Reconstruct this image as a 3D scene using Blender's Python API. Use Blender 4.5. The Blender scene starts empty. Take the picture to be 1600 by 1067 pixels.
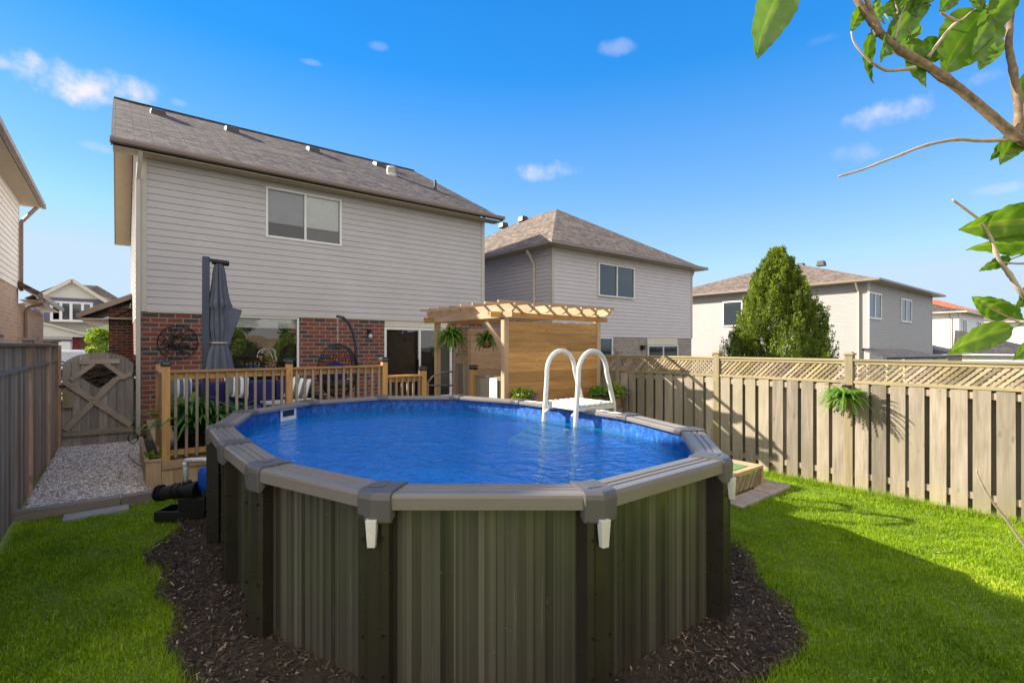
import bpy, math, random
import numpy as np
from mathutils import Vector, Matrix
R = math.radians
random.seed(7); rng = np.random.default_rng(7)
S = bpy.context.scene
COL = S.collection

# ------------------------------------------------------------------ camera
FX, FY, RX, RY = 0.622, 0.783, 0.783, -0.622
CH = 2.0
cam = bpy.data.cameras.new("camera"); camo = bpy.data.objects.new("camera", cam); COL.objects.link(camo)
camo.location = (0, 0, CH); camo.rotation_euler = (R(90), 0, -math.atan2(FX, FY))
cam.sensor_width = 36; cam.lens = 774/1600*36; cam.shift_y = 7.5/1600
cam.clip_start = 0.05; cam.clip_end = 3000
S.camera = camo

# ------------------------------------------------------------------ world, sun
SUN = Vector((-1.0, 1.2, 0.85)).normalized()
elev = math.asin(SUN.z); rot = math.atan2(SUN.x, SUN.y)
W = bpy.data.worlds.new("World"); S.world = W; W.use_nodes = True
wn = W.node_tree; wn.nodes.clear()
def wnode(t, **k):
    n = wn.nodes.new(t)
    for a, b in k.items(): setattr(n, a, b)
    return n
sky = wnode('ShaderNodeTexSky', sky_type='NISHITA', sun_disc=False)
sky.sun_elevation = elev; sky.sun_rotation = rot; sky.altitude = 200
sky.air_density = 1.0; sky.dust_density = 0.1; sky.ozone_density = 2.2
hs = wnode('ShaderNodeHueSaturation'); hs.inputs['Saturation'].default_value = 1.45; hs.inputs['Hue'].default_value = .508; hs.inputs['Value'].default_value = 1.0
wn.links.new(sky.outputs[0], hs.inputs['Color'])
tc = wnode('ShaderNodeTexCoord')
zs0 = wnode('ShaderNodeSeparateXYZ'); wn.links.new(tc.outputs['Generated'], zs0.inputs[0])
sm = wnode('ShaderNodeMapRange'); sm.inputs[1].default_value = 0.0; sm.inputs[2].default_value = .5; sm.inputs[3].default_value = 1.02; sm.inputs[4].default_value = 1.5
wn.links.new(zs0.outputs[2], sm.inputs[0]); wn.links.new(sm.outputs[0], hs.inputs['Saturation'])
cn = wnode('ShaderNodeTexNoise'); cn.inputs['Scale'].default_value = 9; cn.inputs['Detail'].default_value = 7; cn.inputs['Roughness'].default_value = .6
wn.links.new(tc.outputs['Generated'], cn.inputs['Vector'])
def wmath(op, a, b=None, c=None):
    n = wnode('ShaderNodeMath', operation=op)
    for i, x in enumerate((a, b, c)):
        if x is None: continue
        if isinstance(x, (int, float)): n.inputs[i].default_value = x
        else: wn.links.new(x, n.inputs[i])
    return n.outputs[0]
def wdot(vec):
    n = wnode('ShaderNodeVectorMath', operation='DOT_PRODUCT'); n.inputs[1].default_value = vec
    wn.links.new(tc.outputs['Generated'], n.inputs[0]); return n.outputs['Value']
def pdir(px, py):
    v = Vector((FX + RX*(px-800)/774, FY + RY*(px-800)/774, (541-py)/774)); return v.normalized()
cl = None
for (px, py, w, h, dens) in [(150,140,125,46,1.7),(205,140,60,34,1.6),(120,120,50,22,1.2),(150,229,34,12,.55),(278,160,18,9,.4),(845,266,66,22,1.05),(958,77,36,14,.38),(1430,173,85,30,1.1),
                             (1320,244,62,20,.5),(1515,127,46,18,.55),(1570,293,50,12,.35),(487,98,18,5,.2),(590,72,20,8,.2),(5,100,18,14,.7),(1290,62,30,10,.15)]:
    c = pdir(px, py); rt = c.cross(Vector((0,0,1))).normalized(); up = rt.cross(c).normalized()
    cosang = c.dot(Vector((FX, FY, 0)).normalized())
    u = wmath('MULTIPLY', wdot(rt), 774/(w*1.0)/max(cosang, .5)*1.0); v = wmath('MULTIPLY', wmath('SUBTRACT', wdot(up), 0.0), 774/h/max(cosang, .5))
    d2 = wmath('ADD', wmath('MULTIPLY', u, u), wmath('MULTIPLY', v, v))
    nn = wmath('MULTIPLY', wmath('SUBTRACT', cn.outputs[0], .5), 4.2)
    m = wmath('ADD', wmath('SUBTRACT', .75, d2), nn)
    m = wmath('MULTIPLY', m, wmath('GREATER_THAN', wdot(c), 0.5))
    mm = wnode('ShaderNodeMapRange', interpolation_type='SMOOTHSTEP'); mm.inputs[1].default_value = 0; mm.inputs[2].default_value = 1.4
    mm.inputs[3].default_value = 0; mm.inputs[4].default_value = dens*.8
    wn.links.new(m, mm.inputs[0])
    cl = mm.outputs[0] if cl is None else wmath('MAXIMUM', cl, mm.outputs[0])
cl = wmath('MINIMUM', cl, 0.92)
capc = wnode('ShaderNodeMixRGB', blend_type='DARKEN'); capc.inputs[0].default_value = 1; gr = wnode('ShaderNodeValToRGB'); ge = gr.color_ramp.elements
while len(ge) < 5: ge.new(.5)
for i_, (p_, c_) in enumerate([(0, (.60,.79,.97)), (.12, (.46,.70,.97)), (.28, (.22,.52,.96)), (.48, (.055,.36,.93)), (.75, (.012,.22,.75))]): ge[i_].position = p_; ge[i_].color = (*c_, 1)
wn.links.new(zs0.outputs[2], gr.inputs[0])
gs = wnode('ShaderNodeVectorMath', operation='SCALE'); gs.inputs['Scale'].default_value = 3.0; wn.links.new(gr.outputs[0], gs.inputs[0])
gm = wnode('ShaderNodeMixRGB'); gm.inputs[0].default_value = .7; wn.links.new(hs.outputs[0], gm.inputs[1]); wn.links.new(gs.outputs[0], gm.inputs[2])
wn.links.new(gm.outputs[0], capc.inputs[1]); capc.inputs[2].default_value = (1.9, 2.5, 3.1, 1)
# added, unseen broken cloud behind the camera, brightening the shaded facade and pool wall
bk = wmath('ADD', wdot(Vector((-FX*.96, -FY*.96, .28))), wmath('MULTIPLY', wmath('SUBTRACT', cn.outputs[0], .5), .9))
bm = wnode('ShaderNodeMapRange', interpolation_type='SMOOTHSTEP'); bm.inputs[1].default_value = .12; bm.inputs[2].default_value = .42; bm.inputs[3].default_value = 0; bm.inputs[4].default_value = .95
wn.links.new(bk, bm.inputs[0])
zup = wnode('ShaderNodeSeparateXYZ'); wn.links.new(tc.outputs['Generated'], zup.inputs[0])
fill_bank = wmath('MULTIPLY', bm.outputs[0], wmath('GREATER_THAN', zup.outputs[2], 0))
mixb = wnode('ShaderNodeMixRGB'); wn.links.new(fill_bank, mixb.inputs[0]); wn.links.new(capc.outputs[0], mixb.inputs[1]); mixb.inputs[2].default_value = (4.7, 4.4, 4.15, 1)
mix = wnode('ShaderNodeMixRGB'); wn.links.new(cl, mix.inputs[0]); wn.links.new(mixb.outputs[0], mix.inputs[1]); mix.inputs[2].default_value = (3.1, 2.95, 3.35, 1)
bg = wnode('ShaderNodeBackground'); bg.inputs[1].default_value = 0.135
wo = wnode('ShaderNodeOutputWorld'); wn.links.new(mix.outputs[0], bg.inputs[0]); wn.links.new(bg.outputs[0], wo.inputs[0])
sl = bpy.data.lights.new("sun", 'SUN'); sl.energy = 5.0; sl.angle = R(0.5); sl.color = (1.0, .90, .74)
so = bpy.data.objects.new("sun", sl); COL.objects.link(so); so.rotation_euler = SUN.to_track_quat('Z', 'Y').to_euler(); so.location = (-20, 20, 30)
S.view_settings.view_transform = 'Standard'; S.view_settings.look = 'None'; S.view_settings.gamma = 1; S.view_settings.exposure = 1.25
S.cycles.max_bounces = 8; S.cycles.transparent_max_bounces = 12; S.cycles.sample_clamp_indirect = 6

# ------------------------------------------------------------------ pixel -> world helpers
def D(px, py): return Vector((FX + RX*(px-800)/774, FY + RY*(px-800)/774, (541-py)/774))
O3 = Vector((0, 0, CH))
def P(px, py, d): return O3 + D(px, py)*d
def PG(px, py, z=0): v = D(px, py); return O3 + v*((z-CH)/v.z)
def PX(px, py, X): v = D(px, py); return O3 + v*(X/v.x)
def PY(px, py, Y): v = D(px, py); return O3 + v*(Y/v.y)

# ------------------------------------------------------------------ materials
class NT:
    def __init__(s, name):
        s.m = bpy.data.materials.new(name); s.m.use_nodes = True; s.t = s.m.node_tree; s.t.nodes.clear()
        s.out = s.n('ShaderNodeOutputMaterial')
    def n(s, t, **k):
        x = s.t.nodes.new(t)
        for a, b in k.items(): setattr(x, a, b)
        return x
    def l(s, a, b): s.t.links.new(a, b)
    def setin(s, n, i, x):
        if x is None: return
        if hasattr(x, 'is_linked') or isinstance(x, bpy.types.NodeSocket): s.l(x, n.inputs[i])
        else: n.inputs[i].default_value = x
    def math(s, op, a, b=None, c=None, clamp=False):
        x = s.n('ShaderNodeMath', operation=op, use_clamp=clamp)
        for i, q in enumerate((a, b, c)): s.setin(x, i, q)
        return x.outputs[0]
    def uv(s, sc=(1,1,1), off=None):
        u = s.n('ShaderNodeUVMap'); mp = s.n('ShaderNodeMapping'); mp.inputs['Scale'].default_value = sc
        if off is not None:
            va = s.n('ShaderNodeVectorMath', operation='ADD'); s.l(u.outputs[0], va.inputs[0]); s.l(off, va.inputs[1]); s.l(va.outputs[0], mp.inputs[0])
        else: s.l(u.outputs[0], mp.inputs[0])
        return mp.outputs[0]
    def objc(s, sc=(1,1,1)):
        u = s.n('ShaderNodeTexCoord'); mp = s.n('ShaderNodeMapping'); mp.inputs['Scale'].default_value = sc; s.l(u.outputs['Object'], mp.inputs[0]); return mp.outputs[0]
    def pos(s, sc=(1,1,1)):
        u = s.n('ShaderNodeNewGeometry'); mp = s.n('ShaderNodeMapping'); mp.inputs['Scale'].default_value = sc; s.l(u.outputs['Position'], mp.inputs[0]); return mp.outputs[0]
    def noise(s, vec, scale=1, det=4, ro=.55, dist=0):
        x = s.n('ShaderNodeTexNoise'); x.inputs['Scale'].default_value = scale; x.inputs['Detail'].default_value = det
        x.inputs['Roughness'].default_value = ro; x.inputs['Distortion'].default_value = dist
        if vec is not None: s.l(vec, x.inputs['Vector'])
        return x.outputs[0]
    def ramp(s, fac, stops):
        x = s.n('ShaderNodeValToRGB'); e = x.color_ramp.elements
        while len(e) < len(stops): e.new(.5)
        for i, (p, c) in enumerate(stops): e[i].position = p; e[i].color = (*c, 1) if len(c) == 3 else c
        s.l(fac, x.inputs[0]); return x.outputs[0]
    def mix(s, fac, a, b, mode='MIX'):
        x = s.n('ShaderNodeMixRGB', blend_type=mode)
        for i, q in enumerate((fac, a, b)):
            if isinstance(q, tuple) and len(q) == 3: q = (*q, 1)
            s.setin(x, i, q)
        return x.outputs[0]
    def rnd(s):
        x = s.n('ShaderNodeAttribute', attribute_name='rnd'); return x.outputs['Fac']
    def bump(s, h, strength=.3, dist=.01):
        x = s.n('ShaderNodeBump'); x.inputs['Strength'].default_value = strength; x.inputs['Distance'].default_value = dist; s.l(h, x.inputs['Height']); return x.outputs[0]
    def bsdf(s, base, rough=.6, metal=0, nrm=None, spec=None, **k):
        b = s.n('ShaderNodeBsdfPrincipled')
        if isinstance(base, tuple) and len(base) == 3: base = (*base, 1)
        s.setin(b, 'Base Color', base); s.setin(b, 'Roughness', rough); s.setin(b, 'Metallic', metal)
        if nrm is not None: s.l(nrm, b.inputs['Normal'])
        if spec is not None: b.inputs['Specular IOR Level'].default_value = spec
        for a, c in k.items(): s.setin(b, a, c)
        return b.outputs[0]
    def done(s, sh): s.l(sh, s.out.inputs[0]); return s.m

def plain(name, c, rough=.5, metal=0, var=.15, sc=6, bump=0.0, **k):
    t = NT(name); v = t.pos(); n = t.noise(v, sc, 5, .6)
    col = t.mix(1.0, c, t.ramp(n, [(.3, (1-var,)*3), (.7, (1+var,)*3)]), 'MULTIPLY')
    nb = t.bump(t.noise(v, sc*12, 3), .4, bump) if bump else None
    n2 = t.noise(v, sc*3, 4)
    rr = t.math('MULTIPLY_ADD', n2, .2, rough-.1)
    return t.done(t.bsdf(col, rr, metal, nb, **k))

def wood(name, c1, c2, along='v', rndv=.35, rough=.75, stain=None, grain=1.0):
    t = NT(name); r = t.rnd()
    cb = t.n('ShaderNodeCombineXYZ'); t.l(t.math('MULTIPLY', r, 37.3), cb.inputs[0]); t.l(t.math('MULTIPLY', r, 71.7), cb.inputs[1])
    sc = (34, 1.6, 1) if along == 'v' else (1.6, 34, 1)
    g = t.noise(t.uv(sc, cb.outputs[0]), 1, 6, .65, .6)
    sc2 = (5, .8, 1) if along == 'v' else (.8, 5, 1)
    g2 = t.noise(t.uv(sc2, cb.outputs[0]), 1.5, 3, .5, 1.0)
    col = t.ramp(t.math('MULTIPLY_ADD', g2, .45, t.math('MULTIPLY', g, .55*grain)), [(.3, c2), (.66, c1)])
    # knots
    vo = t.n('ShaderNodeTexVoronoi'); vo.inputs['Scale'].default_value = 1
    sk = (7, 2.2, 1) if along == 'v' else (2.2, 7, 1)
    t.l(t.uv(sk, cb.outputs[0]), vo.inputs['Vector'])
    kn = t.math('LESS_THAN', vo.outputs['Distance'], .09)
    col = t.mix(t.math('MULTIPLY', kn, .45), col, tuple(x*.3 for x in c2))
    if stain:
        n = t.noise(t.pos((1, 1, .6)), 1.6, 4, .6)
        col = t.mix(t.ramp(n, [(.42, (0,0,0)), (.65, (.75,)*3)]), col, stain)
    if stain:
        sp = t.n('ShaderNodeSeparateXYZ'); t.l(t.pos(), sp.inputs[0])
        wob = t.math('MULTIPLY_ADD', t.noise(t.pos((3,3,1)), 2, 3), .5, t.math('MULTIPLY', sp.outputs[2], -1.6))
        col = t.mix(t.math('MULTIPLY', t.math('ADD', wob, .25, clamp=True), .75), col, (.27,.23,.07))
    bri = t.math('MULTIPLY_ADD', r, rndv*2, 1-rndv)
    cc = t.n('ShaderNodeCombineXYZ')
    for i in range(3): t.l(bri, cc.inputs[i])
    col = t.mix(1, col, cc.outputs[0], 'MULTIPLY')
    return t.done(t.bsdf(col, rough, 0, t.bump(g, .5, .004)))

def brick(name, c1, c2, c3, mortar, bw=.21, bh=.075, darkfrac=.5):
    t = NT(name)
    def bt(a, b, bias=0, ms=.012):
        x = t.n('ShaderNodeTexBrick'); x.offset = .5
        x.inputs['Color1'].default_value = (*a, 1); x.inputs['Color2'].default_value = (*b, 1); x.inputs['Mortar'].default_value = (*mortar, 1)
        x.inputs['Scale'].default_value = 1; x.inputs['Mortar Size'].default_value = ms; x.inputs['Mortar Smooth'].default_value = .2
        x.inputs['Brick Width'].default_value = bw; x.inputs['Row Height'].default_value = bh; x.inputs['Bias'].default_value = bias
        t.l(t.uv(), x.inputs['Vector']); return x
    a = bt((0,0,0), (1,1,1)); rand = a.outputs['Color']; fac = a.outputs['Fac']
    cm = t.ramp(rand, [(0, c1), (.42, c2), (.62, c2), (.66, c3), (1, tuple(x*1.25 for x in c3))])
    n = t.noise(t.uv(), 60, 5, .7)
    cm = t.mix(.55, cm, t.ramp(n, [(.3, (.45,)*3), (.7, (1.5,)*3)]), 'MULTIPLY')
    col = t.mix(fac, cm, (*mortar, 1))
    h = t.math('SUBTRACT', t.math('MULTIPLY', n, .3), fac)
    return t.done(t.bsdf(col, .85, 0, t.bump(h, .7, .008)))

def shingle(name, a, b, c):
    t = NT(name)
    x = t.n('ShaderNodeTexBrick'); x.offset = .37; x.offset_frequency = 3
    x.inputs['Color1'].default_value = (0,0,0,1); x.inputs['Color2'].default_value = (1,1,1,1); x.inputs['Mortar'].default_value = (.0,.0,.0,1)
    x.inputs['Scale'].default_value = 1; x.inputs['Mortar Size'].default_value = .010; x.inputs['Brick Width'].default_value = .33; x.inputs['Row Height'].default_value = .13
    t.l(t.uv(), x.inputs['Vector'])
    y = t.n('ShaderNodeTexBrick'); y.offset = .21; y.offset_frequency = 2
    y.inputs['Color1'].default_value = (0,0,0,1); y.inputs['Color2'].default_value = (1,1,1,1); y.inputs['Mortar'].default_value = (.5,.5,.5,1)
    y.inputs['Scale'].default_value = 1; y.inputs['Mortar Size'].default_value = .0; y.inputs['Brick Width'].default_value = .16; y.inputs['Row Height'].default_value = .13
    t.l(t.uv(), y.inputs['Vector'])
    f = t.math('MULTIPLY_ADD', t.n('ShaderNodeRGBToBW').outputs[0], 0, 0)
    rb = t.n('ShaderNodeRGBToBW'); t.l(x.outputs['Color'], rb.inputs[0]); rb2 = t.n('ShaderNodeRGBToBW'); t.l(y.outputs['Color'], rb2.inputs[0])
    s = t.math('MULTIPLY_ADD', rb2.outputs[0], .5, t.math('MULTIPLY', rb.outputs[0], .5))
    big = t.noise(t.uv((1,.6,1)), 1.2, 3)
    s = t.math('ADD', s, t.math('MULTIPLY', t.math('SUBTRACT', big, .5), .5))
    col = t.ramp(s, [(.22, a), (.5, b), (.78, c)])
    n = t.noise(t.uv(), 90, 3)
    col = t.mix(.6, col, t.ramp(n, [(.3, (.55,)*3), (.7, (1.4,)*3)]), 'MULTIPLY')
    col = t.mix(x.outputs['Fac'], col, tuple(q*.3 for q in a))  # joint lines darkened, row shadow between shingle courses put into the colour
    # row saw-tooth height: each course thicker at its lower edge
    u = t.n('ShaderNodeSeparateXYZ'); t.l(t.uv(), u.inputs[0])
    fr = t.math('FRACT', t.math('DIVIDE', u.outputs[1], .13))
    h = t.math('ADD', t.math('MULTIPLY', fr, -1), t.math('MULTIPLY', rb.outputs[0], .5))
    return t.done(t.bsdf(col, .9, 0, t.bump(h, .8, .012)))

def glass(name='pane', tint=(.9,.93,.93), ior=1.75, rough=.01):
    t = NT(name)
    fr = t.n('ShaderNodeFresnel'); fr.inputs[0].default_value = ior
    v = t.pos(); nb = t.bump(t.noise(v, 1.3, 2), .12, .03)
    t.l(nb, fr.inputs['Normal'])
    tr = t.n('ShaderNodeBsdfTransparent'); tr.inputs[0].default_value = (*tint, 1)
    gl = t.n('ShaderNodeBsdfGlossy'); gl.inputs['Roughness'].default_value = rough; gl.inputs[0].default_value = (.95,.97,1,1); t.l(nb, gl.inputs['Normal'])
    mx = t.n('ShaderNodeMixShader'); t.l(t.math('MULTIPLY_ADD', fr.outputs[0], .95, .02), mx.inputs[0]); t.l(tr.outputs[0], mx.inputs[1]); t.l(gl.outputs[0], mx.inputs[2])
    return t.done(mx.outputs[0])

def leafmat(name, c1, c2, trans=.35, rough=.45, sc=8, c3=None):
    t = NT(name); r = t.rnd(); n = t.noise(t.pos(), sc, 3)
    f = t.math('MULTIPLY_ADD', r, .65, t.math('MULTIPLY', n, .4))
    st = [(.15, c1), (.8, c2)] + ([(.97, c3)] if c3 else [])
    col = t.ramp(f, st)
    b = t.bsdf(col, rough, 0)
    tl = t.n('ShaderNodeBsdfTranslucent'); t.l(t.mix(1, col, (1.3,1.35,.6), 'MULTIPLY'), tl.inputs[0])
    mx = t.n('ShaderNodeMixShader'); mx.inputs[0].default_value = trans; t.l(b, mx.inputs[1]); t.l(tl.outputs[0], mx.inputs[2])
    return t.done(mx.outputs[0])

M = {}
M['cedar_h'] = wood('cedar_h', (.56,.31,.10), (.30,.145,.05), 'u', .3)
M['cedar_v'] = wood('cedar_v', (.54,.31,.11), (.34,.18,.06), 'v', .18)
M['cedar_pale_h'] = wood('cedar_pale_h', (.5,.36,.22), (.32,.2,.11), 'u', .2)
M['cedar_pale_v'] = wood('cedar_pale_v', (.5,.36,.22), (.32,.2,.11), 'v', .2)
M['baluster'] = wood('baluster', (.33,.27,.2), (.22,.17,.13), 'v', .2)
M['grey_v'] = wood('grey_v', (.345,.295,.235), (.15,.122,.092), 'v', .38, stain=(.21,.19,.13))
M['grey_h'] = wood('grey_h', (.37,.30,.23), (.23,.18,.13), 'u', .25)
M['grey_dk_v'] = wood('grey_dk_v', (.45,.31,.21), (.18,.12,.08), 'v', .4)
M['gate_v'] = wood('gate_v', (.31,.27,.23), (.15,.125,.105), 'v', .4)
M['grey_dk_h'] = wood('grey_dk_h', (.26,.23,.20), (.14,.12,.10), 'u', .3)
M['lattice'] = wood('lattice', (.40,.31,.23), (.22,.155,.11), 'u', .45, stain=(.26,.21,.09))
M['olive_h'] = wood('olive_h', (.34,.28,.16), (.20,.16,.08), 'u', .2)
M['olive_v'] = wood('olive_v', (.34,.28,.165), (.20,.16,.09), 'v', .2)
M['brick_red'] = brick('brick_red', (.155,.042,.027), (.205,.058,.036), (.065,.042,.042), (.27,.22,.18), .30, .105)
M['brick_tan'] = brick('brick_tan', (.42,.31,.25), (.48,.37,.30), (.36,.28,.24), (.5,.45,.4), .28, .10)
M['brick_grey'] = brick('brick_grey', (.26,.21,.18), (.33,.27,.22), (.2,.17,.15), (.4,.37,.34))
M['siding'] = plain('siding', (.495,.468,.465), .5, var=.07, sc=.9)
M['siding_tan'] = plain('siding_tan', (.57,.52,.53), .5, var=.04, sc=2)
M['siding_grey'] = plain('siding_grey', (.34,.325,.325), .55, var=.04, sc=2)
M['siding_white'] = plain('siding_white', (.78,.77,.76), .5, var=.03, sc=2)
M['trim'] = plain('trim', (.50,.46,.40), .45, var=.05, sc=3)
M['trim_pale'] = plain('trim_pale', (.62,.57,.47), .45, var=.05, sc=3)
M['gutter'] = plain('gutter', (.24,.185,.16), .4, var=.06, sc=3)
M['soffit'] = plain('soffit', (.42,.35,.24), .55, var=.05, sc=3)
M['shingle'] = shingle('shingle', (.036,.025,.022), (.082,.061,.053), (.16,.122,.104))
M['shingle_tan'] = shingle('shingle_tan', (.10,.074,.056), (.175,.132,.10), (.28,.215,.165))
M['shingle_dark'] = shingle('shingle_dark', (.03,.028,.03), (.06,.052,.05), (.1,.085,.08))
M['shingle_red'] = shingle('shingle_red', (.45,.07,.03), (.6,.12,.06), (.75,.2,.1))
M['vinyl'] = plain('vinyl', (.74,.74,.72), .35, var=.04, sc=3)
M['pane'] = glass()
M['pane_bright'] = glass('pane_bright', ior=2.0)
M['pane_far'] = plain('pane_far', (.03,.04,.05), .06, var=.1, spec=1.0)
M['pane_screen'] = glass('pane_screen', (.6,.63,.66), ior=1.6)
M['room_dark'] = plain('room_dark', (.035,.032,.03), .9, var=.3, sc=2)
M['blind'] = plain('blind', (.8,.8,.78), .7, var=.05)
M['black_metal'] = plain('black_metal', (.012,.012,.014), .42, .3, var=.2)
M['black_plastic'] = plain('black_plastic', (.014,.014,.015), .45, var=.3)
M['vent'] = plain('vent', (.035,.033,.035), .5, var=.2)
M['galv'] = plain('galv', (.5,.5,.48), .4, .6, var=.1)
M['coping'] = plain('coping', (.185,.168,.155), .32, .0, var=.06, sc=3, spec=.6)
M['cap'] = plain('cap', (.095,.092,.097), .38, 0, var=.08, sc=4, spec=.55)
M['pool_post'] = plain('pool_post', (.027,.024,.018), .3, .0, var=.15, sc=5, spec=.5)
M['white_plastic'] = plain('white_plastic', (.62,.62,.585), .35, var=.1, sc=9)
M['pvc'] = plain('pvc', (.68,.70,.72), .3, var=.05, sc=5)
M['blue_plastic'] = plain('blue_plastic', (.01,.09,.55), .35, var=.1)
M['umbrella'] = plain('umbrella', (.095,.105,.14), .85, var=.12, sc=9, bump=.002)
M['umb_metal'] = plain('umb_metal', (.045,.06,.095), .4, .4, var=.08)
M['navy'] = plain('navy', (.018,.02,.12), .85, var=.2, sc=20, bump=.002)
M['wicker'] = plain('wicker', (.03,.027,.025), .7, var=.5, sc=60, bump=.004)
M['stone_slab'] = plain('stone_slab', (.30,.29,.27), .85, var=.15, sc=8, bump=.004)
M['flagstone'] = plain('flagstone', (.36,.30,.25), .85, var=.25, sc=6, bump=.006)
M['soil'] = plain('soil', (.042,.029,.018), .95, var=.4, sc=20, bump=.02)
M['terracotta'] = plain('terracotta', (.25,.14,.08), .8, var=.2)
M['green_sign'] = plain('green_sign', (.50,.66,.58), .5, var=.03)
M['ink'] = plain('ink', (.2,.3,.27), .6, var=.1)
M['turf'] = plain('turf', (.10,.24,.09), .9, var=.3, sc=40, bump=.006)
M['asphalt'] = plain('asphalt', (.055,.055,.057), .9, var=.2, sc=10, bump=.004)
M['concrete'] = plain('concrete', (.33,.32,.30), .85, var=.15, sc=4, bump=.003)
M['purple_trim'] = plain('purple_trim', (.10,.095,.17), .5, var=.08)
M['stucco'] = plain('stucco', (.62,.60,.55), .8, var=.05)
M['blue_siding'] = plain('blue_siding', (.30,.32,.42), .6, var=.05)
M['bark'] = plain('bark', (.22,.16,.105), .8, var=.5, sc=90, bump=.006)
M['bark_dk'] = plain('bark_dk', (.10,.075,.055), .85, var=.35, sc=20, bump=.01)
M['twig'] = plain('twig', (.40,.33,.25), .75, var=.25, sc=60, bump=.002)
M['car_paint'] = plain('car_paint', (.70,.71,.72), .18, .0, var=.02, spec=.7)
M['rubber'] = plain('rubber', (.02,.02,.02), .85, var=.2)
M['lamp_glass'] = plain('lamp_glass', (.7,.7,.68), .15, var=.05)
M['leaf_lilac'] = leafmat('leaf_lilac', (.03,.095,.008), (.19,.34,.04), .42, .28, 60, (.42,.40,.08))
M['leaf_deck'] = leafmat('leaf_deck', (.03,.10,.02), (.07,.20,.03), .3, .4, 5)
M['leaf_fern'] = leafmat('leaf_fern', (.06,.15,.015), (.19,.36,.04), .35, .5, 10)
M['leaf_cedar'] = leafmat('leaf_cedar', (.018,.042,.005), (.22,.30,.016), .36, .6, 2.5, (.38,.44,.03))
M['leaf_bush'] = leafmat('leaf_bush', (.10,.20,.02), (.34,.44,.03), .4, .5, 2)
M['leaf_tree'] = leafmat('leaf_tree', (.05,.12,.015), (.16,.27,.03), .35, .5, 1)
M['grass'] = leafmat('grass', (.085,.185,.004), (.38,.53,.008), .42, .5, 1.8, (.64,.58,.14))
M['petal'] = leafmat('petal', (.12,.05,.35), (.28,.14,.6), .3, .6, 20)
M['petal_y'] = leafmat('petal_y', (.6,.5,.05), (.75,.65,.1), .3, .6, 20)

def stripe_fabric():
    t = NT('striped_fabric'); s = t.n('ShaderNodeSeparateXYZ'); t.l(t.objc(), s.inputs[0])
    f = t.math('GREATER_THAN', t.math('SINE', t.math('MULTIPLY', s.outputs[0], 48)), .1)
    return t.done(t.bsdf(t.mix(f, (.14,.16,.15), (.75,.75,.72)), .85, 0, t.bump(t.noise(t.objc(), 200, 2), .3, .001)))
M['stripes'] = stripe_fabric()

def poolwall():
    t = NT('pool_wall'); s = t.n('ShaderNodeSeparateXYZ'); t.l(t.uv(), s.inputs[0])
    # planks of irregular tone
    a = t.noise(t.uv((9, .0, 1)), 1, 1, .5); b = t.noise(t.uv((26, .02, 1)), 1, 4, .7); c = t.noise(t.uv((180, .25, 1)), 1, 4, .7)
    fl = t.math('FLOOR', t.math('DIVIDE', t.math('ADD', s.outputs[0], t.math('MULTIPLY', a, .25)), .115)); wnn = t.n('ShaderNodeTexWhiteNoise', noise_dimensions='1D'); t.l(fl, wnn.inputs['W'])
    fl2 = t.math('FLOOR', t.math('DIVIDE', t.math('ADD', s.outputs[0], t.math('MULTIPLY', b, .02)), .031)); wn2 = t.n('ShaderNodeTexWhiteNoise', noise_dimensions='1D'); t.l(fl2, wn2.inputs['W'])
    f = t.math('ADD', t.math('MULTIPLY', wnn.outputs['Value'], .30), t.math('ADD', t.math('ADD', t.math('MULTIPLY', wn2.outputs['Value'], .22), t.math('MULTIPLY', b, .38)), t.math('MULTIPLY', c, .30)))
    col = t.ramp(f, [(.28, (.016,.016,.012)), (.52, (.042,.040,.031)), (.72, (.088,.085,.068)), (.95, (.20,.19,.16))])
    # splashed earth near the foot, a few scuffs and runs of dried water
    mud = t.math('MULTIPLY', t.math('ADD', t.math('MULTIPLY_ADD', s.outputs[1], -5.0, 1.0), t.math('MULTIPLY', t.noise(t.pos(), 7, 5, .7), .9)), .55, clamp=True)
    col = t.mix(t.math('MULTIPLY', t.math('SUBTRACT', mud, .35, clamp=True), .9), col, (.07,.045,.028))
    run = t.math('GREATER_THAN', t.noise(t.uv((22, .9, 1)), 1.3, 4, .6), .67)
    col = t.mix(t.math('MULTIPLY', run, .14), col, (.35,.34,.30))
    sc = t.math('GREATER_THAN', t.noise(t.pos((1,1,2.5)), 34, 2, .5), .76)
    col = t.mix(t.math('MULTIPLY', sc, .35), col, (.35,.33,.28))
    return t.done(t.bsdf(col, t.math('MULTIPLY_ADD', c, .2, .14), .0, t.bump(f, .15, .004), spec=.75))
M['pool_wall'] = poolwall()
def liner():
    t = NT('pool_liner'); v = t.n('ShaderNodeTexVoronoi'); v.inputs['Scale'].default_value = 1; t.l(t.uv((34, 20, 1)), v.inputs['Vector'])
    n = t.noise(t.uv((3,3,1)), 2, 5, .6)
    rb = t.n('ShaderNodeRGBToBW'); t.l(v.outputs['Color'], rb.inputs[0])
    f = t.math('MULTIPLY_ADD', rb.outputs[0], .5, t.math('MULTIPLY', n, .5))
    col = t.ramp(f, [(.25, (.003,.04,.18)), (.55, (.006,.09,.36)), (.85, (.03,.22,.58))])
    return t.done(t.bsdf(col, .5, 0))
M['liner'] = liner()
M['liner_floor'] = plain('liner_floor', (.002,.27,.80), .6, var=.12, sc=5)
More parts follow.
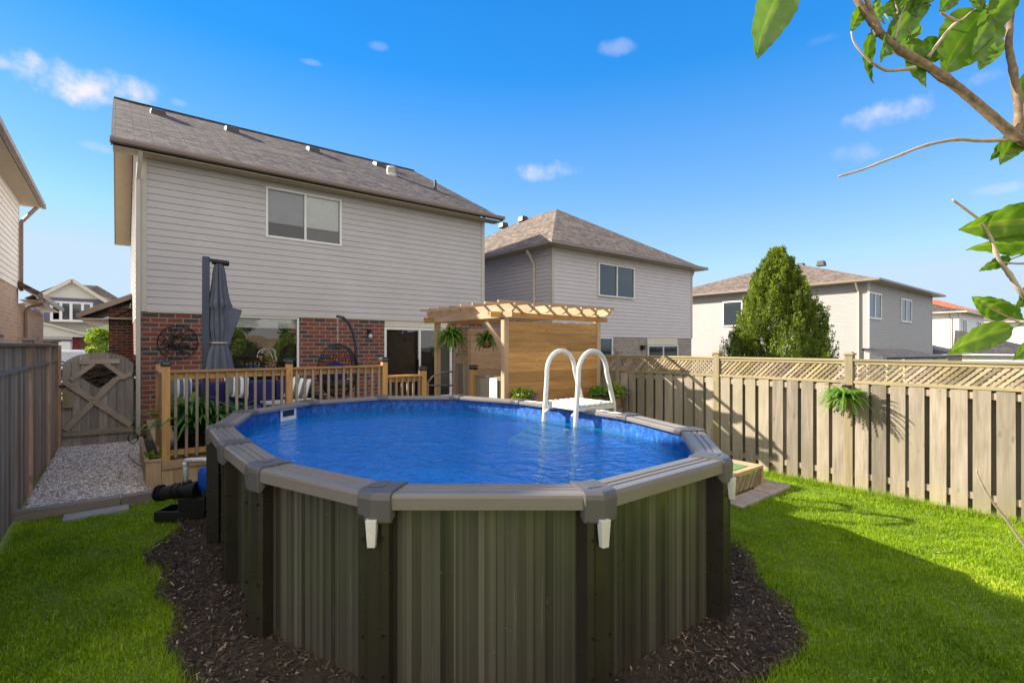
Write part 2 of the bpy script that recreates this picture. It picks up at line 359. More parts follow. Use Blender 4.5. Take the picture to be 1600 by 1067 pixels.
def water():
    t = NT('pool_water'); v = t.pos((1,1,1))
    n1 = t.noise(t.pos((1.2,1.0,1)), 5.5, 3, .5, .4); n2 = t.noise(t.pos((1,1,1)), 22, 2, .5)
    n3 = t.noise(t.pos((1,1,1)), 55, 2, .5); h = t.math('MULTIPLY_ADD', n3, .05, t.math('MULTIPLY_ADD', n2, .2, n1))
    nb = t.bump(h, 1.0, .055)
    fr = t.n('ShaderNodeFresnel'); fr.inputs[0].default_value = 1.33; t.l(nb, fr.inputs['Normal'])
    tr = t.n('ShaderNodeBsdfTransparent'); tr.inputs[0].default_value = (.42,.84,1.0,1)
    df = t.n('ShaderNodeBsdfDiffuse'); df.inputs[0].default_value = (.0,.50,1.0,1); 
    m0 = t.n('ShaderNodeMixShader'); m0.inputs[0].default_value = .24; t.l(tr.outputs[0], m0.inputs[1]); t.l(df.outputs[0], m0.inputs[2])
    gl = t.n('ShaderNodeBsdfGlossy'); gl.inputs['Roughness'].default_value = .02; gl.inputs[0].default_value = (.88,.94,1,1); t.l(nb, gl.inputs['Normal'])
    mx = t.n('ShaderNodeMixShader'); t.l(t.math('MULTIPLY', fr.outputs[0], .78), mx.inputs[0]); t.l(m0.outputs[0], mx.inputs[1]); t.l(gl.outputs[0], mx.inputs[2])
    return t.done(mx.outputs[0])
M['water'] = water()
def lawnmat():
    t = NT('lawn_ground'); n = t.noise(t.pos(), 3, 6, .6); n2 = t.noise(t.pos(), 60, 4, .7)
    col = t.ramp(t.math('MULTIPLY_ADD', n2, .5, t.math('MULTIPLY', n, .5)), [(.3, (.07,.11,.006)), (.6, (.15,.23,.01)), (.8, (.24,.29,.04))])
    return t.done(t.bsdf(col, .9, 0, t.bump(n2, .6, .02)))
M['lawn'] = lawnmat()
M['field'] = plain('field', (.13,.13,.085), .95, var=.35, sc=.5)
def gravelbase():
    t = NT('gravel_base'); v = t.n('ShaderNodeTexVoronoi'); v.inputs['Scale'].default_value = 45; t.l(t.pos(), v.inputs['Vector'])
    rb = t.n('ShaderNodeRGBToBW'); t.l(v.outputs['Color'], rb.inputs[0])
    return t.done(t.bsdf(t.ramp(rb.outputs[0], [(.1, (.12,.10,.09)), (.9, (.5,.46,.42))]), .85, 0, t.bump(v.outputs['Distance'], -.8, .02)))
M['gravel_base'] = gravelbase()
def pebble():
    t = NT('pebble'); return t.done(t.bsdf(t.ramp(t.rnd(), [(0, (.17,.14,.125)), (.35, (.40,.35,.32)), (.7, (.58,.54,.52)), (1, (.82,.79,.77))]), .75))
M['pebble'] = pebble()
def chip():
    t = NT('mulch_chip'); return t.done(t.bsdf(t.ramp(t.rnd(), [(0, (.020,.013,.008)), (.6, (.072,.046,.028)), (.9, (.15,.10,.06)), (.98, (.38,.28,.20))]), .85))
M['chip'] = chip()

# ------------------------------------------------------------------ mesh builder
class MB:
    def __init__(s): s.v = []; s.f = []; s.r = []
    def face(s, pts, r=None):
        b = len(s.v); s.v += [tuple(p) for p in pts]; s.f.append(tuple(range(b, b+len(pts)))); s.r.append(random.random() if r is None else r)
    def bx(s, x0, x1, y0, y1, z0, z1, r=None):
        s.hexa([(x0,y0,z0),(x1,y0,z0),(x1,y1,z0),(x0,y1,z0),(x0,y0,z1),(x1,y0,z1),(x1,y1,z1),(x0,y1,z1)], r); return s
    def hexa(s, p, r=None):
        b = len(s.v); s.v += [tuple(q) for q in p]; r = random.random() if r is None else r
        for f in ((0,3,2,1),(4,5,6,7),(0,1,5,4),(1,2,6,5),(2,3,7,6),(3,0,4,7)):
            s.f.append(tuple(b+i for i in f)); s.r.append(r)
        return s
    def bar(s, p0, p1, w, h, up=(0,0,1), r=None):
        p0, p1 = Vector(p0), Vector(p1); d = (p1-p0).normalized(); up = Vector(up)
        sd = d.cross(up)
        if sd.length < 1e-4: sd = d.cross(Vector((1,0,0)))
        sd.normalize(); u = sd.cross(d).normalized()
        a, b = sd*w/2, u*h/2
        return s.hexa([p0-a-b, p1-a-b, p1+a-b, p0+a-b, p0-a+b, p1-a+b, p1+a+b, p0+a+b], r)
    def prism(s, pts, vec, r=None):
        n = len(pts); b = len(s.v); vec = Vector(vec); r = random.random() if r is None else r
        s.v += [tuple(p) for p in pts] + [tuple(Vector(p)+vec) for p in pts]
        s.f.append(tuple(b+i for i in range(n))[::-1]); s.f.append(tuple(b+n+i for i in range(n))); s.r += [r, r]
        for i in range(n):
            j = (i+1) % n; s.f.append((b+i, b+j, b+n+j, b+n+i)); s.r.append(r)
        return s
    def tube(s, pts, rad, n=8, cap=True, r=None):
        pts = [Vector(p) for p in pts]; m = len(pts); r = random.random() if r is None else r
        if not hasattr(rad, '__len__'): rad = [rad]*m
        b = len(s.v); ref = None
        for i, p in enumerate(pts):
            d = (pts[min(i+1, m-1)] - pts[max(i-1, 0)])
            if d.length < 1e-9: d = Vector((0,0,1))
            d.normalize()
            if ref is None: ref = Vector((0,0,1)) if abs(d.z) < .9 else Vector((1,0,0))
            sd = d.cross(ref).normalized(); ref = sd.cross(d).normalized()
            for k in range(n):
                a = 2*math.pi*k/n; s.v.append(tuple(p + (sd*math.cos(a) + ref*math.sin(a))*rad[i]))
        for i in range(m-1):
            for k in range(n):
                k2 = (k+1) % n; s.f.append((b+i*n+k, b+i*n+k2, b+(i+1)*n+k2, b+(i+1)*n+k)); s.r.append(r)
        if cap:
            s.f.append(tuple(b+k for k in range(n))[::-1]); s.f.append(tuple(b+(m-1)*n+k for k in range(n))); s.r += [r, r]
        return s
    def lathe(s, prof, c, n=20, r=None, axis='z'):
        b = len(s.v); c = Vector(c); r = random.random() if r is None else r; m = len(prof)
        for (q, z) in prof:
            for k in range(n):
                a = 2*math.pi*k/n
                o = {'z': (q*math.cos(a), q*math.sin(a), z), 'x': (z, q*math.cos(a), q*math.sin(a)), 'y': (q*math.cos(a), z, q*math.sin(a))}[axis]
                s.v.append(tuple(c + Vector(o)))
        for i in range(m-1):
            for k in range(n):
                k2 = (k+1) % n; s.f.append((b+i*n+k, b+i*n+k2, b+(i+1)*n+k2, b+(i+1)*n+k)); s.r.append(r)
        s.f.append(tuple(b+k for k in range(n))[::-1]); s.f.append(tuple(b+(m-1)*n+k for k in range(n))); s.r += [r, r]
        return s
    def build(s, name, mat, parent=None, bevel=0, smooth=False, sub=0):
        me = bpy.data.meshes.new(name)
        base = parent_world(parent)
        v = np.array(s.v, dtype=np.float64).reshape(-1, 3) - np.array(base)
        me.from_pydata(v.tolist(), [], s.f); me.update()
        finish(me, s.r, mat, smooth)
        o = bpy.data.objects.new(name, me); COL.objects.link(o)
        if parent: o.parent = parent
        if bevel:
            md = o.modifiers.new('bevel', 'BEVEL'); md.width = bevel; md.segments = 2; md.limit_method = 'ANGLE'; md.angle_limit = R(35)
        if sub:
            md = o.modifiers.new('sub', 'SUBSURF'); md.levels = sub; md.render_levels = sub
        return o
def parent_world(p):
    v = Vector((0,0,0))
    while p is not None: v += p.location; p = p.parent
    return v
def finish(me, r, mat, smooth):
    nf = len(me.polygons)
    at = me.attributes.new('rnd', 'FLOAT', 'FACE'); at.data.foreach_set('value', np.array(r, dtype=np.float32))
    me.polygons.foreach_set('use_smooth', np.full(nf, smooth))
    nv = len(me.vertices); co = np.empty(nv*3); me.vertices.foreach_get('co', co); co = co.reshape(-1, 3)
    nl = len(me.loops); li = np.empty(nl, dtype=np.int32); me.loops.foreach_get('vertex_index', li)
    nrm = np.empty(nf*3); me.polygons.foreach_get('normal', nrm); nrm = nrm.reshape(-1, 3)
    tot = np.empty(nf, dtype=np.int32); me.polygons.foreach_get('loop_total', tot); fl = np.repeat(np.arange(nf), tot)
    z = np.array([0, 0, 1.0]); u = np.cross(np.broadcast_to(z, nrm.shape), nrm); ln = np.linalg.norm(u, axis=1)
    flat = ln < 1e-3; u[flat] = [1, 0, 0]; ln[flat] = 1; u /= ln[:, None]; w = np.cross(nrm, u)
    pc = co[li]; uvs = np.stack([(pc*u[fl]).sum(1), (pc*w[fl]).sum(1)], 1)
    ul = me.uv_layers.new(name='UVMap'); ul.data.foreach_set('uv', uvs.astype(np.float32).ravel())
    me.materials.append(M[mat] if isinstance(mat, str) else mat)
def quads_mesh(name, V, mat, r, parent=None, k=4, smooth=False):
    """V: (n,k,3) array of face corners"""
    n = V.shape[0]; me = bpy.data.meshes.new(name); base = np.array(parent_world(parent))
    me.vertices.add(n*k); me.vertices.foreach_set('co', (V.reshape(-1, 3)-base).astype(np.float32).ravel())
    me.loops.add(n*k); me.loops.foreach_set('vertex_index', np.arange(n*k, dtype=np.int32))
    me.polygons.add(n); me.polygons.foreach_set('loop_start', np.arange(0, n*k, k, dtype=np.int32))
    me.update(calc_edges=True); me.validate()
    finish(me, r, mat, smooth)
    o = bpy.data.objects.new(name, me); COL.objects.link(o)
    if parent: o.parent = parent
    return o
def tag(o, label=None, cat=None, group=None, kind=None):
    if label: o['label'] = label
    if cat: o['category'] = cat
    if group: o['group'] = group
    if kind: o['kind'] = kind
    return o
def thing(name, loc, label, cat, group=None):
    o = bpy.data.objects.new(name, None); o.empty_display_size = .1; COL.objects.link(o); o.location = loc
    bpy.context.view_layer.update() if False else None
    return tag(o, label, cat, group)
def copy_tree(o, parent=None):
    c = o.copy(); COL.objects.link(c)
    if parent: c.parent = parent
    for ch in [x for x in COL.objects if x.parent == o]: copy_tree(ch, c)
    return c

# ================================================================== POOL GEOMETRY
PCX, PCY = 2.74, 4.68
half = [(.68,-2.88),(1.66,-2.1),(2.05,-1.02),(2.08,0),(2.05,1.05),(1.63,2.2),(.60,2.95)]
PV = [Vector((PCX+x, PCY+y, 0)) for x, y in half] + [Vector((PCX-x, PCY+y, 0)) for x, y in half[::-1]]   # counter-clockwise
NP = len(PV); RIM = 1.20; WATER = 1.0
def inset_poly(d, pts=PV):
    out = []; n = len(pts)
    for i in range(n):
        a, b, c = pts[i-1], pts[i], pts[(i+1) % n]
        e1 = (b-a).normalized(); e2 = (c-b).normalized()
        n1 = Vector((-e1.y, e1.x, 0)); n2 = Vector((-e2.y, e2.x, 0)); m = (n1+n2); m /= m.dot(n1)
        out.append(b + m*d)
    return out

# ================================================================== SETTING
def plane_obj(name, pts, z, mat, label=None):
    m = MB(); m.face([(x, y, z) for x, y in pts]); o = m.build(name, mat); o['kind'] = 'structure'; return o
g = MB(); Gs = 900
g.face([(-Gs,-Gs,0),(Gs,-Gs,0),(Gs,Gs,0),(-Gs,Gs,0)]); tag(g.build('ground', 'field'), kind='structure')
plane_obj('lawn', [(-2.1,-3.2),(7.95,-3.2),(7.95,13.3),(-2.1,13.3)], .004, 'lawn')
plane_obj('street', [(-200,38),(300,38),(300,47),(-200,47)], .008, 'asphalt')
plane_obj('driveway', [(-6,20.5),(-2.2,20.5),(-2.2,38),(-6,38)], .012, 'concrete')
gb = MB(); gb.bx(-.9, .33, 7.98, 12.95, 0, .06); tag(gb.build('gravel_bed', 'gravel_base'), kind='structure')
# mulch bed with an uneven edge, slightly mounded
mo = []
outer = inset_poly(-.42)
dense = []
for i in range(NP):
    a, b = outer[i], outer[(i+1) % NP]
    for t in range(6): dense.append(a.lerp(b, t/6))
cen = Vector((PCX, PCY, 0)); mb = MB(); nD = len(dense); edge = []
for i, p in enumerate(dense):
    d = (p-cen).normalized(); q = p + d*(.06*math.sin(i*1.3)+.05*math.sin(i*.37+1)+.04*random.uniform(-1,1)); edge.append(q)
rings = [(1.0, .006), (.96, .045), (.9, .06), (.5, .06)]
for sc_, z in rings:
    for q in edge:
        w = cen + (q-cen)*sc_; mb.v.append((w.x, w.y, z+random.uniform(-.01,.01)*(z > .01)))
for k in range(len(rings)-1):
    for i in range(nD):
        j = (i+1) % nD; mb.f.append((k*nD+i, k*nD+j, (k+1)*nD+j, (k+1)*nD+i)); mb.r.append(.5)
mulch = mb.build('mulch_bed', 'soil', smooth=True); tag(mulch, kind='structure')

def in_poly(x, y, poly):
    c = np.zeros(x.shape, bool); n = len(poly)
    for i in range(n):
        x1, y1 = poly[i].x, poly[i].y; x2, y2 = poly[i-1].x, poly[i-1].y
        c ^= ((y1 > y) != (y2 > y)) & (x < (x2-x1)*(y-y1)/((y2-y1)+1e-12)+x1)
    return c
poolin = inset_poly(.10)
# mulch chips
def chips(n):
    x = rng.uniform(-.3, 5.8, n); y = rng.uniform(.8, 8.4, n)
    ok = in_poly(x, y, edge) & ~in_poly(x, y, poolin); x, y = x[ok], y[ok]; n = len(x)
    # looser towards the edge
    a = rng.uniform(0, 2*np.pi, n); L = rng.uniform(.005, .024, n)*rng.uniform(.5,1.3,n); Wd = rng.uniform(.0025, .006, n)
    tl = rng.uniform(-.6, .6, n); z = .052+rng.uniform(0, .022, n)
    ux, uy, uz = np.cos(a)*np.cos(tl)*L, np.sin(a)*np.cos(tl)*L, np.sin(tl)*L
    rl = rng.uniform(-.7, .7, n); vx, vy, vz = -np.sin(a)*Wd*np.cos(rl), np.cos(a)*Wd*np.cos(rl), np.sin(rl)*Wd
    C = np.stack([x, y, z], 1); U = np.stack([ux, uy, uz], 1); V = np.stack([vx, vy, vz], 1)
    return np.stack([C-U-V, C+U-V, C+U+V, C-U+V], 1), rng.uniform(0, 1, n)**1.2
V, r = chips(140000)
tag(quads_mesh('mulch_chips', V, 'chip', r), 'dark brown shredded wood mulch spread round the pool wall', 'mulch', kind='stuff')
# grass blades
def blades(n, x0, x1, y0, y1, h0, h1):
    x = rng.uniform(x0, x1, n); y = rng.uniform(y0, y1, n)
    jit = .05*np.sin(x*9)+.04*np.sin(y*13+x*4)
    ok = ~in_poly(x+jit*.5, y+jit, edge)
    ok &= ~((x < .45) & (y > 7.85)); ok &= x < 7.93+rng.uniform(-.12,.0,n); ok &= x > -.88
    dep = x*FX+y*FY; lat = x*RX+y*RY
    ok &= (dep > 2.0) & (np.abs(lat) < dep*1.12+.2); ok &= rng.uniform(0,1,n) < np.clip(5.2/dep, .45, 1)
    ok &= ~((x > 6.1) & (x < 7.5) & (y > 2.98) & (y < 4.2)); ok &= ~((y > 8.3) & (x > .4) & (x < 7.8))
    x, y = x[ok], y[ok]; n = len(x)
    a = rng.uniform(0, 2*np.pi, n); h = rng.uniform(h0, h1, n)*(.85+.3*np.sin(x*3.1+np.sin(y*2.3)*1.5)*np.sin(y*2.7)+.28*np.sin(x*17+np.sin(y*11)*2)*np.sin(y*19+x*3)); w = rng.uniform(.0012, .0026, n)*1.5
    ln = rng.uniform(.1, .95, n)*h; b = rng.uniform(0, 2*np.pi, n)
    C = np.stack([x, y, np.zeros(n)], 1); U = np.stack([np.cos(a)*w, np.sin(a)*w, np.zeros(n)], 1)
    T = C + np.stack([np.cos(b)*ln, np.sin(b)*ln, h], 1); Mid = C + np.stack([np.cos(b)*ln*.35, np.sin(b)*ln*.35, h*.62], 1)
    q1 = np.stack([C-U, C+U, Mid+U*.8, Mid-U*.8], 1); q2 = np.stack([Mid-U*.8, Mid+U*.8, T+U*.15, T-U*.15], 1)
    dry = np.clip(np.sin(x*2.3+1.1)*np.sin(y*1.9+.4)+.5*np.sin(x*5.1-y*3.7)-.75, 0, 1)*(rng.uniform(0,1,n) < .5)
    rr = np.clip(.45*dry + (rng.uniform(0,1,n) < .035)*.6 + rng.normal(.42, .24, n) + .14*np.sin(x*1.7+y*.9)*np.sin(y*1.3-x*.6) + .1*np.sin(x*7+np.sin(y*5)*2), 0, 1)
    return np.concatenate([q1, q2]), np.concatenate([rr, rr])
V, r = blades(600000, -.9, 8.0, 0, 8.0, .022, .048)
tag(quads_mesh('lawn_grass', V, 'grass', r), 'short mown bright green grass covering the yard', 'grass', kind='stuff')
def weeds(nc):
    Q = []; rr = []
    for _ in range(nc):
        x = random.uniform(-.85, 7.8); y = random.uniform(.2, 7.7); d = x*FX+y*FY
        if d < 2 or abs(x*RX+y*RY) > d*1.1 or in_poly(np.array([x]), np.array([y]), edge)[0] or (6 < x < 7.5 and 2.9 < y < 4.2): continue
        g = random.random(); k = random.randint(5, 26); sp = random.uniform(.01, .05)
        for i in range(k):
            cx, cy = x+random.gauss(0, sp), y+random.gauss(0, sp); z = random.uniform(.018, .042); a = random.uniform(0, 6.28); s_ = random.uniform(.004, .009); t1 = random.uniform(-.5,.5)
            ux, uy = math.cos(a)*s_, math.sin(a)*s_; Q.append([(cx-ux, cy-uy, z), (cx+uy*.7, cy-ux*.7, z+t1*s_), (cx+ux, cy+uy, z+t1*s_), (cx-uy*.7, cy+ux*.7, z)]); rr.append(min(1, g*.6+random.uniform(.1,.4)))
    return np.array(Q), rr
V, r = weeds(1500)
tag(quads_mesh('clover', V, 'grass', r), 'small flat clover leaves scattered through the short grass', 'clover', kind='stuff')
n_ = 260; xx = rng.uniform(-.8,7.8,n_); yy = rng.uniform(.3,7.7,n_); ok = ~in_poly(xx,yy,edge) & ((xx*FX+yy*FY) > 2); xx, yy = xx[ok], yy[ok]; n_ = len(xx)
a_ = rng.uniform(0,6.28,n_); L_ = rng.uniform(.006,.02,n_); C_ = np.stack([xx,yy,rng.uniform(.03,.045,n_)],1); U_ = np.stack([np.cos(a_)*L_,np.sin(a_)*L_,rng.uniform(-.004,.004,n_)],1); W2 = np.stack([-np.sin(a_)*L_*.4,np.cos(a_)*L_*.4,rng.uniform(-.003,.003,n_)],1)
tag(quads_mesh('leaf_litter', np.stack([C_-U_,C_+W2,C_+U_,C_-W2],1), 'chip', rng.uniform(.6,1,n_)), 'dry brown leaf bits scattered over the lawn', 'leaf litter', kind='stuff')
# taller tufts along fence and mulch edges
n = 9000; x = 7.86-np.abs(rng.normal(0,.05,n)); y = rng.uniform(-.6, 6.5, n)
def tufts(x, y, h0, h1):
    n = len(x); a = rng.uniform(0, 2*np.pi, n); h = rng.uniform(h0, h1, n); w = .0025; b = rng.uniform(0, 2*np.pi, n); ln = h*rng.uniform(.2,1,n)
    C = np.stack([x,y,np.zeros(n)],1); U = np.stack([np.cos(a)*w,np.sin(a)*w,np.zeros(n)],1); T = C+np.stack([np.cos(b)*ln,np.sin(b)*ln,h],1)
    return np.stack([C-U,C+U,T+U*.2,T-U*.2],1), rng.uniform(0,1,n)
V1, r1 = tufts(x, y, .04, .13)
ei = rng.integers(0, nD, 9000); tt = rng.uniform(0,1,9000)
ex = np.array([edge[i].x*(1-t)+edge[(i+1)%nD].x*t for i, t in zip(ei, tt)]) + rng.normal(0,.035,9000); ey = np.array([edge[i].y*(1-t)+edge[(i+1)%nD].y*t for i, t in zip(ei, tt)]) + rng.normal(0,.035,9000)
V2, r2 = tufts(ex, ey, .03, .075)
tag(quads_mesh('edge_grass', np.concatenate([V1,V2]), 'grass', np.concatenate([r1,r2])), 'longer grass growing along the fence foot and mulch edge', 'grass', kind='stuff')
# gravel stones
def stones(n):
    ic = [(-1,-1,-.6),(1,-1,-.6),(1,1,-.6),(-1,1,-.6),(-.6,-.6,.6),(.6,-.6,.6),(.6,.6,.6),(-.6,.6,.6)]
    base = np.array(ic); fs = [(4,5,6,7),(0,1,5,4),(1,2,6,5),(2,3,7,6),(3,0,4,7)]
    x = rng.uniform(-.88, .34, n); y = rng.uniform(8.0, 12.9, n); s = rng.uniform(.006, .0165, n); z = .062+rng.uniform(0,.016,n)
    a = rng.uniform(0, 2*np.pi, n); el = rng.uniform(.6, 1.4, n)
    V = base[None]*s[:, None, None]*(1+rng.uniform(-.3,.3,(n,8,3))); V[:, :, 0] *= el[:, None]; V[:, :, 2] *= .75
    tx = rng.uniform(-.5,.5,n); ct, st = np.cos(tx)[:,None], np.sin(tx)[:,None]
    Y_, Z_ = V[:,:,1]*ct-V[:,:,2]*st, V[:,:,1]*st+V[:,:,2]*ct
    ca, sa = np.cos(a)[:,None], np.sin(a)[:,None]
    X2 = V[:,:,0]*ca-Y_*sa; Y2 = V[:,:,0]*sa+Y_*ca
    V = np.stack([X2+x[:,None], Y2+y[:,None], Z_+z[:,None]], 2)
    return np.concatenate([V[:, f, :] for f in fs]), np.tile(rng.uniform(0,1,n), len(fs))
V, r = stones(26000)
tag(quads_mesh('gravel_stones', V, 'pebble', r), 'loose grey and pale crushed gravel filling the side path', 'gravel', kind='stuff')

# ================================================================== POOL
pool = thing('swimming_pool', (PCX, PCY, 0), 'oval above-ground pool with grey-brown wall, grey rim and blue liner, full of water', 'pool')
wall = inset_poly(.11); inner = inset_poly(.17)
for i in range(NP):
    m = MB(); a, b = wall[i], wall[(i+1) % NP]; nseg = 11; d = (b-a); nr = Vector((d.y, -d.x, 0)).normalized()
    prof = []
    for k in range(nseg*2+1):
        t = k/(nseg*2); prof.append(a.lerp(b, t) + nr*(.007 if (k//2) % 2 else 0))
    for p, q in zip(prof[:-1], prof[1:]):
        m.face([(p.x,p.y,.0),(q.x,q.y,.0),(q.x,q.y,RIM-.05),(p.x,p.y,RIM-.05)], .5)
    m.build('wall_panel', 'pool_wall', pool)
def loft(m, path_fn, prof, ends=True, r=.5):
    """prof: list of (inset, z); path_fn(inset)-> list of points"""
    paths = [path_fn(d) for d, z in prof]; n = len(paths[0]); b = len(m.v); k = len(prof)
    for j in range(n):
        for i, (d, z) in enumerate(prof): p = paths[i][j]; m.v.append((p.x, p.y, z))
    for j in range(n-1):
        for i in range(k):
            i2 = (i+1) % k; m.f.append((b+j*k+i, b+(j+1)*k+i, b+(j+1)*k+i2, b+j*k+i2)); m.r.append(r)
    if ends: m.f.append(tuple(b+i for i in range(k))); m.f.append(tuple(b+(n-1)*k+i for i in range(k))[::-1]); m.r += [r, r]
def rim_profile():
    p = [(.012, RIM-.095), (0, RIM-.09), (.0, RIM-.026), (.004, RIM-.012), (.014, RIM-.003), (.05, RIM)]
    for c in (.075, .125): p += [(c-.012, RIM), (c-.007, RIM-.009), (c+.007, RIM-.009), (c+.012, RIM)]
    p += [(.19, RIM), (.212, RIM-.004), (.222, RIM-.016), (.222, RIM-.045), (.21, RIM-.045), (.2, RIM-.03), (.03, RIM-.03), (.012, RIM-.06)]
    return p
IN = {}
def ins(d):
    if d not in IN: IN[d] = inset_poly(d)
    return IN[d]
for i in range(NP):
    m = MB(); j = (i+1) % NP
    loft(m, lambda d: [ins(d)[i].lerp(ins(d)[j], .04), ins(d)[i].lerp(ins(d)[j], .96)], rim_profile())
    m.build('rim_rail', 'coping', pool, bevel=0)
capprof = [(.0, RIM-.165), (-.015, RIM-.155), (-.02, RIM-.03), (-.013, RIM-.006), (.0, RIM+.008), (.03, RIM+.014), (.19, RIM+.014), (.215, RIM+.010), (.232, RIM-.006), (.234, RIM-.05), (.215, RIM-.05), (.1, RIM-.08), (.03, RIM-.13)]
capprof_s = [(d, (z if z > RIM-.1 else RIM-.165 + (z-(RIM-.235))*.1)) for d, z in capprof]
for i in range(NP):
    prev, nxt = (i-1) % NP, (i+1) % NP
    Lp = (PV[i]-PV[prev]).length; Ln = (PV[nxt]-PV[i]).length
    def pf(d, i=i, prev=prev, nxt=nxt):
        q = ins(d); e1 = (q[i]-q[prev]).normalized(); e2 = (q[nxt]-q[i]).normalized()
        w = .105 if d < .1 else .085
        return [q[i]-e1*w, q[i]-e1*.03, q[i]+(-e1+e2)*.0, q[i]+e2*.03, q[i]+e2*w]
    m = MB(); loft(m, pf, capprof); c = m.build('rim_cap', 'cap', pool, bevel=.006)
    # recessed plate on the top
    out = (PV[i]-cen).normalized(); tn = Vector((-out.y, out.x, 0)); q = PV[i]-out*.11+Vector((0,0,RIM+.0145))
    m = MB(); m.hexa([q-out*.035-tn*.045, q+out*.035-tn*.045, q+out*.035+tn*.045, q-out*.035+tn*.045]+[w+Vector((0,0,.003)) for w in (q-out*.035-tn*.045, q+out*.035-tn*.045, q+out*.035+tn*.045, q-out*.035+tn*.045)])
    m.build('cap_plate', 'cap', c, bevel=.001)
    # upright: U-shaped post flared from wall
    m = MB(); b0 = PV[i]-out*.012
    pr = [(-.085, -.12), (-.085, -.01), (-.05, .0), (-.03, -.012), (.03, -.012), (.05, .0), (.085, -.01), (.085, -.12)]
    pts = [b0+tn*x+out*y+Vector((0,0,.03)) for x, y in pr]
    m.prism(pts, (0,0,RIM-.15)); po = m.build('upright', 'pool_post', pool, bevel=.003)
    m = MB()
    for zz in (.2, .42, .95):
        for s_ in (-1, 1): q_ = b0+tn*(.055*s_)+out*.002+Vector((0,0,zz)); m.tube([q_, q_+out*.007], .009, 8)
    m.build('bolts', 'galv' if i in (1, 2) else 'black_metal', po)
    # white clip hanging below the cap
    if i in (0, 1, NP-1, NP-2, 2):
        m = MB(); z1 = RIM-.135; z0 = RIM-.285; o1 = PV[i]+out*.034
        a_ = [o1-tn*.030-out*.05+Vector((0,0,z1)), o1+tn*.030-out*.05+Vector((0,0,z1)), o1+tn*.021+Vector((0,0,z0))-out*.04, o1-tn*.021+Vector((0,0,z0))-out*.04]
        f_ = [o1-tn*.030+Vector((0,0,z1)), o1+tn*.030+Vector((0,0,z1)), o1+tn*.021+Vector((0,0,z0))-out*.006, o1-tn*.021+Vector((0,0,z0))-out*.006]
        m.hexa([a_[3], a_[2], f_[2], f_[3], a_[0], a_[1], f_[1], f_[0]]); m.build('white_clip', 'white_plastic', pool, bevel=.003)
# liner
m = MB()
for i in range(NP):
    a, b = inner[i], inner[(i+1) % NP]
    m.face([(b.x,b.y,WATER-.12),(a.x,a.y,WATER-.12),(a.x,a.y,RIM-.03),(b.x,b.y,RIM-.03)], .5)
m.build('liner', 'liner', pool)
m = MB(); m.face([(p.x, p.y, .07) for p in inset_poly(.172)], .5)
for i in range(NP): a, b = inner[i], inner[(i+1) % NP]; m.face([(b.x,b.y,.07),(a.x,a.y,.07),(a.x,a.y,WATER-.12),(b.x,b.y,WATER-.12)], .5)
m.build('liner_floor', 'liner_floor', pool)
m = MB(); m.face([(p.x, p.y, WATER) for p in inset_poly(.171)], .5); w_ = m.build('water', 'water', pool)
# skimmer on the far-left inner wall
ia, ib = inset_poly(.172)[9], inset_poly(.172)[8]
def on_inner(px, z, k):   # where the view ray through column px meets inner wall segment k
    q = inset_poly(.175); a, b = q[k], q[(k+1) % NP]; d = D(px, 541); d = Vector((d.x, d.y, 0))
    e = b-a; den = d.x*e.y-d.y*e.x; t = (a.x*e.y-a.y*e.x)/den; return Vector((d.x*t, d.y*t, z)), e.normalized()
best = None
for k in range(NP):
    p, e = on_inner(450, WATER+.05, k); q = inset_poly(.175); s_ = (p.xy.to_3d()-q[k]).dot(e)
    if 0 <= s_ <= (q[(k+1) % NP]-q[k]).length and p.length > 5: best = (p, e)
if best:
    p, e = best; nn = Vector((-e.y, e.x, 0)); m = MB()
    sk = p + Vector((0,0,.03))
    for (u0,u1,z0,z1) in ((-.15,.15,.055,.085),(-.15,.15,-.085,-.03),(-.15,-.115,-.03,.055),(.115,.15,-.03,.055)):
        a = [sk+e*u0+Vector((0,0,z0)), sk+e*u1+Vector((0,0,z0))]
        m.hexa([a[0], a[1], a[1]+nn*.014, a[0]+nn*.014]+[w+Vector((0,0,z1-z0)) for w in (a[0], a[1], a[1]+nn*.014, a[0]+nn*.014)])
    fr = m.build('skimmer_frame', 'white_plastic', pool, bevel=.003)
    m = MB(); m.face([sk+e*-.115+nn*.004+Vector((0,0,-.03)), sk+e*.115+nn*.004+Vector((0,0,-.03)), sk+e*.115+nn*.004+Vector((0,0,.055)), sk+e*-.115+nn*.004+Vector((0,0,.055))]); m.build('skimmer_mouth', 'black_plastic', fr)

# ---- ladder
lad = thing('pool_ladder', (4.75, 4.6, 0), 'white plastic A-frame ladder with two arched handrails over the pool rim', 'ladder')
for yy in (4.32, 4.90):
    m = MB(); pts = []
    for t in np.linspace(0, 1, 8): pts.append((4.36+.13*t, yy, .15+1.45*t*1.0))
    for a in np.linspace(180, 0, 17): pts.append((4.755+.265*math.cos(R(a)), yy, 1.66+.28*math.sin(R(a))))
    for t in np.linspace(.08, 1, 6): pts.append((5.02+.14*t, yy, 1.66-.42*t))
    pts.append((5.17, yy, .9)); pts.append((5.22, yy, .05))
    m.tube(pts, .031, 10); hr = m.build('handrail', 'white_plastic', lad, smooth=True)
m = MB()
m.bx(4.52, 5.14, 4.30, 4.92, 1.235, 1.265)
for k in range(6): m.tube([(4.56+.1*k, 4.29, 1.262), (4.56+.1*k, 4.93, 1.262)], .018, 6)
m.bx(4.50, 4.525, 4.29, 4.93, 1.19, 1.27); m.bx(5.13,5.155,4.29,4.93,1.17,1.26)
m.bx(4.525, 5.13, 4.30, 4.33, 1.18, 1.234); m.bx(4.525, 5.13, 4.89, 4.92, 1.18, 1.234)
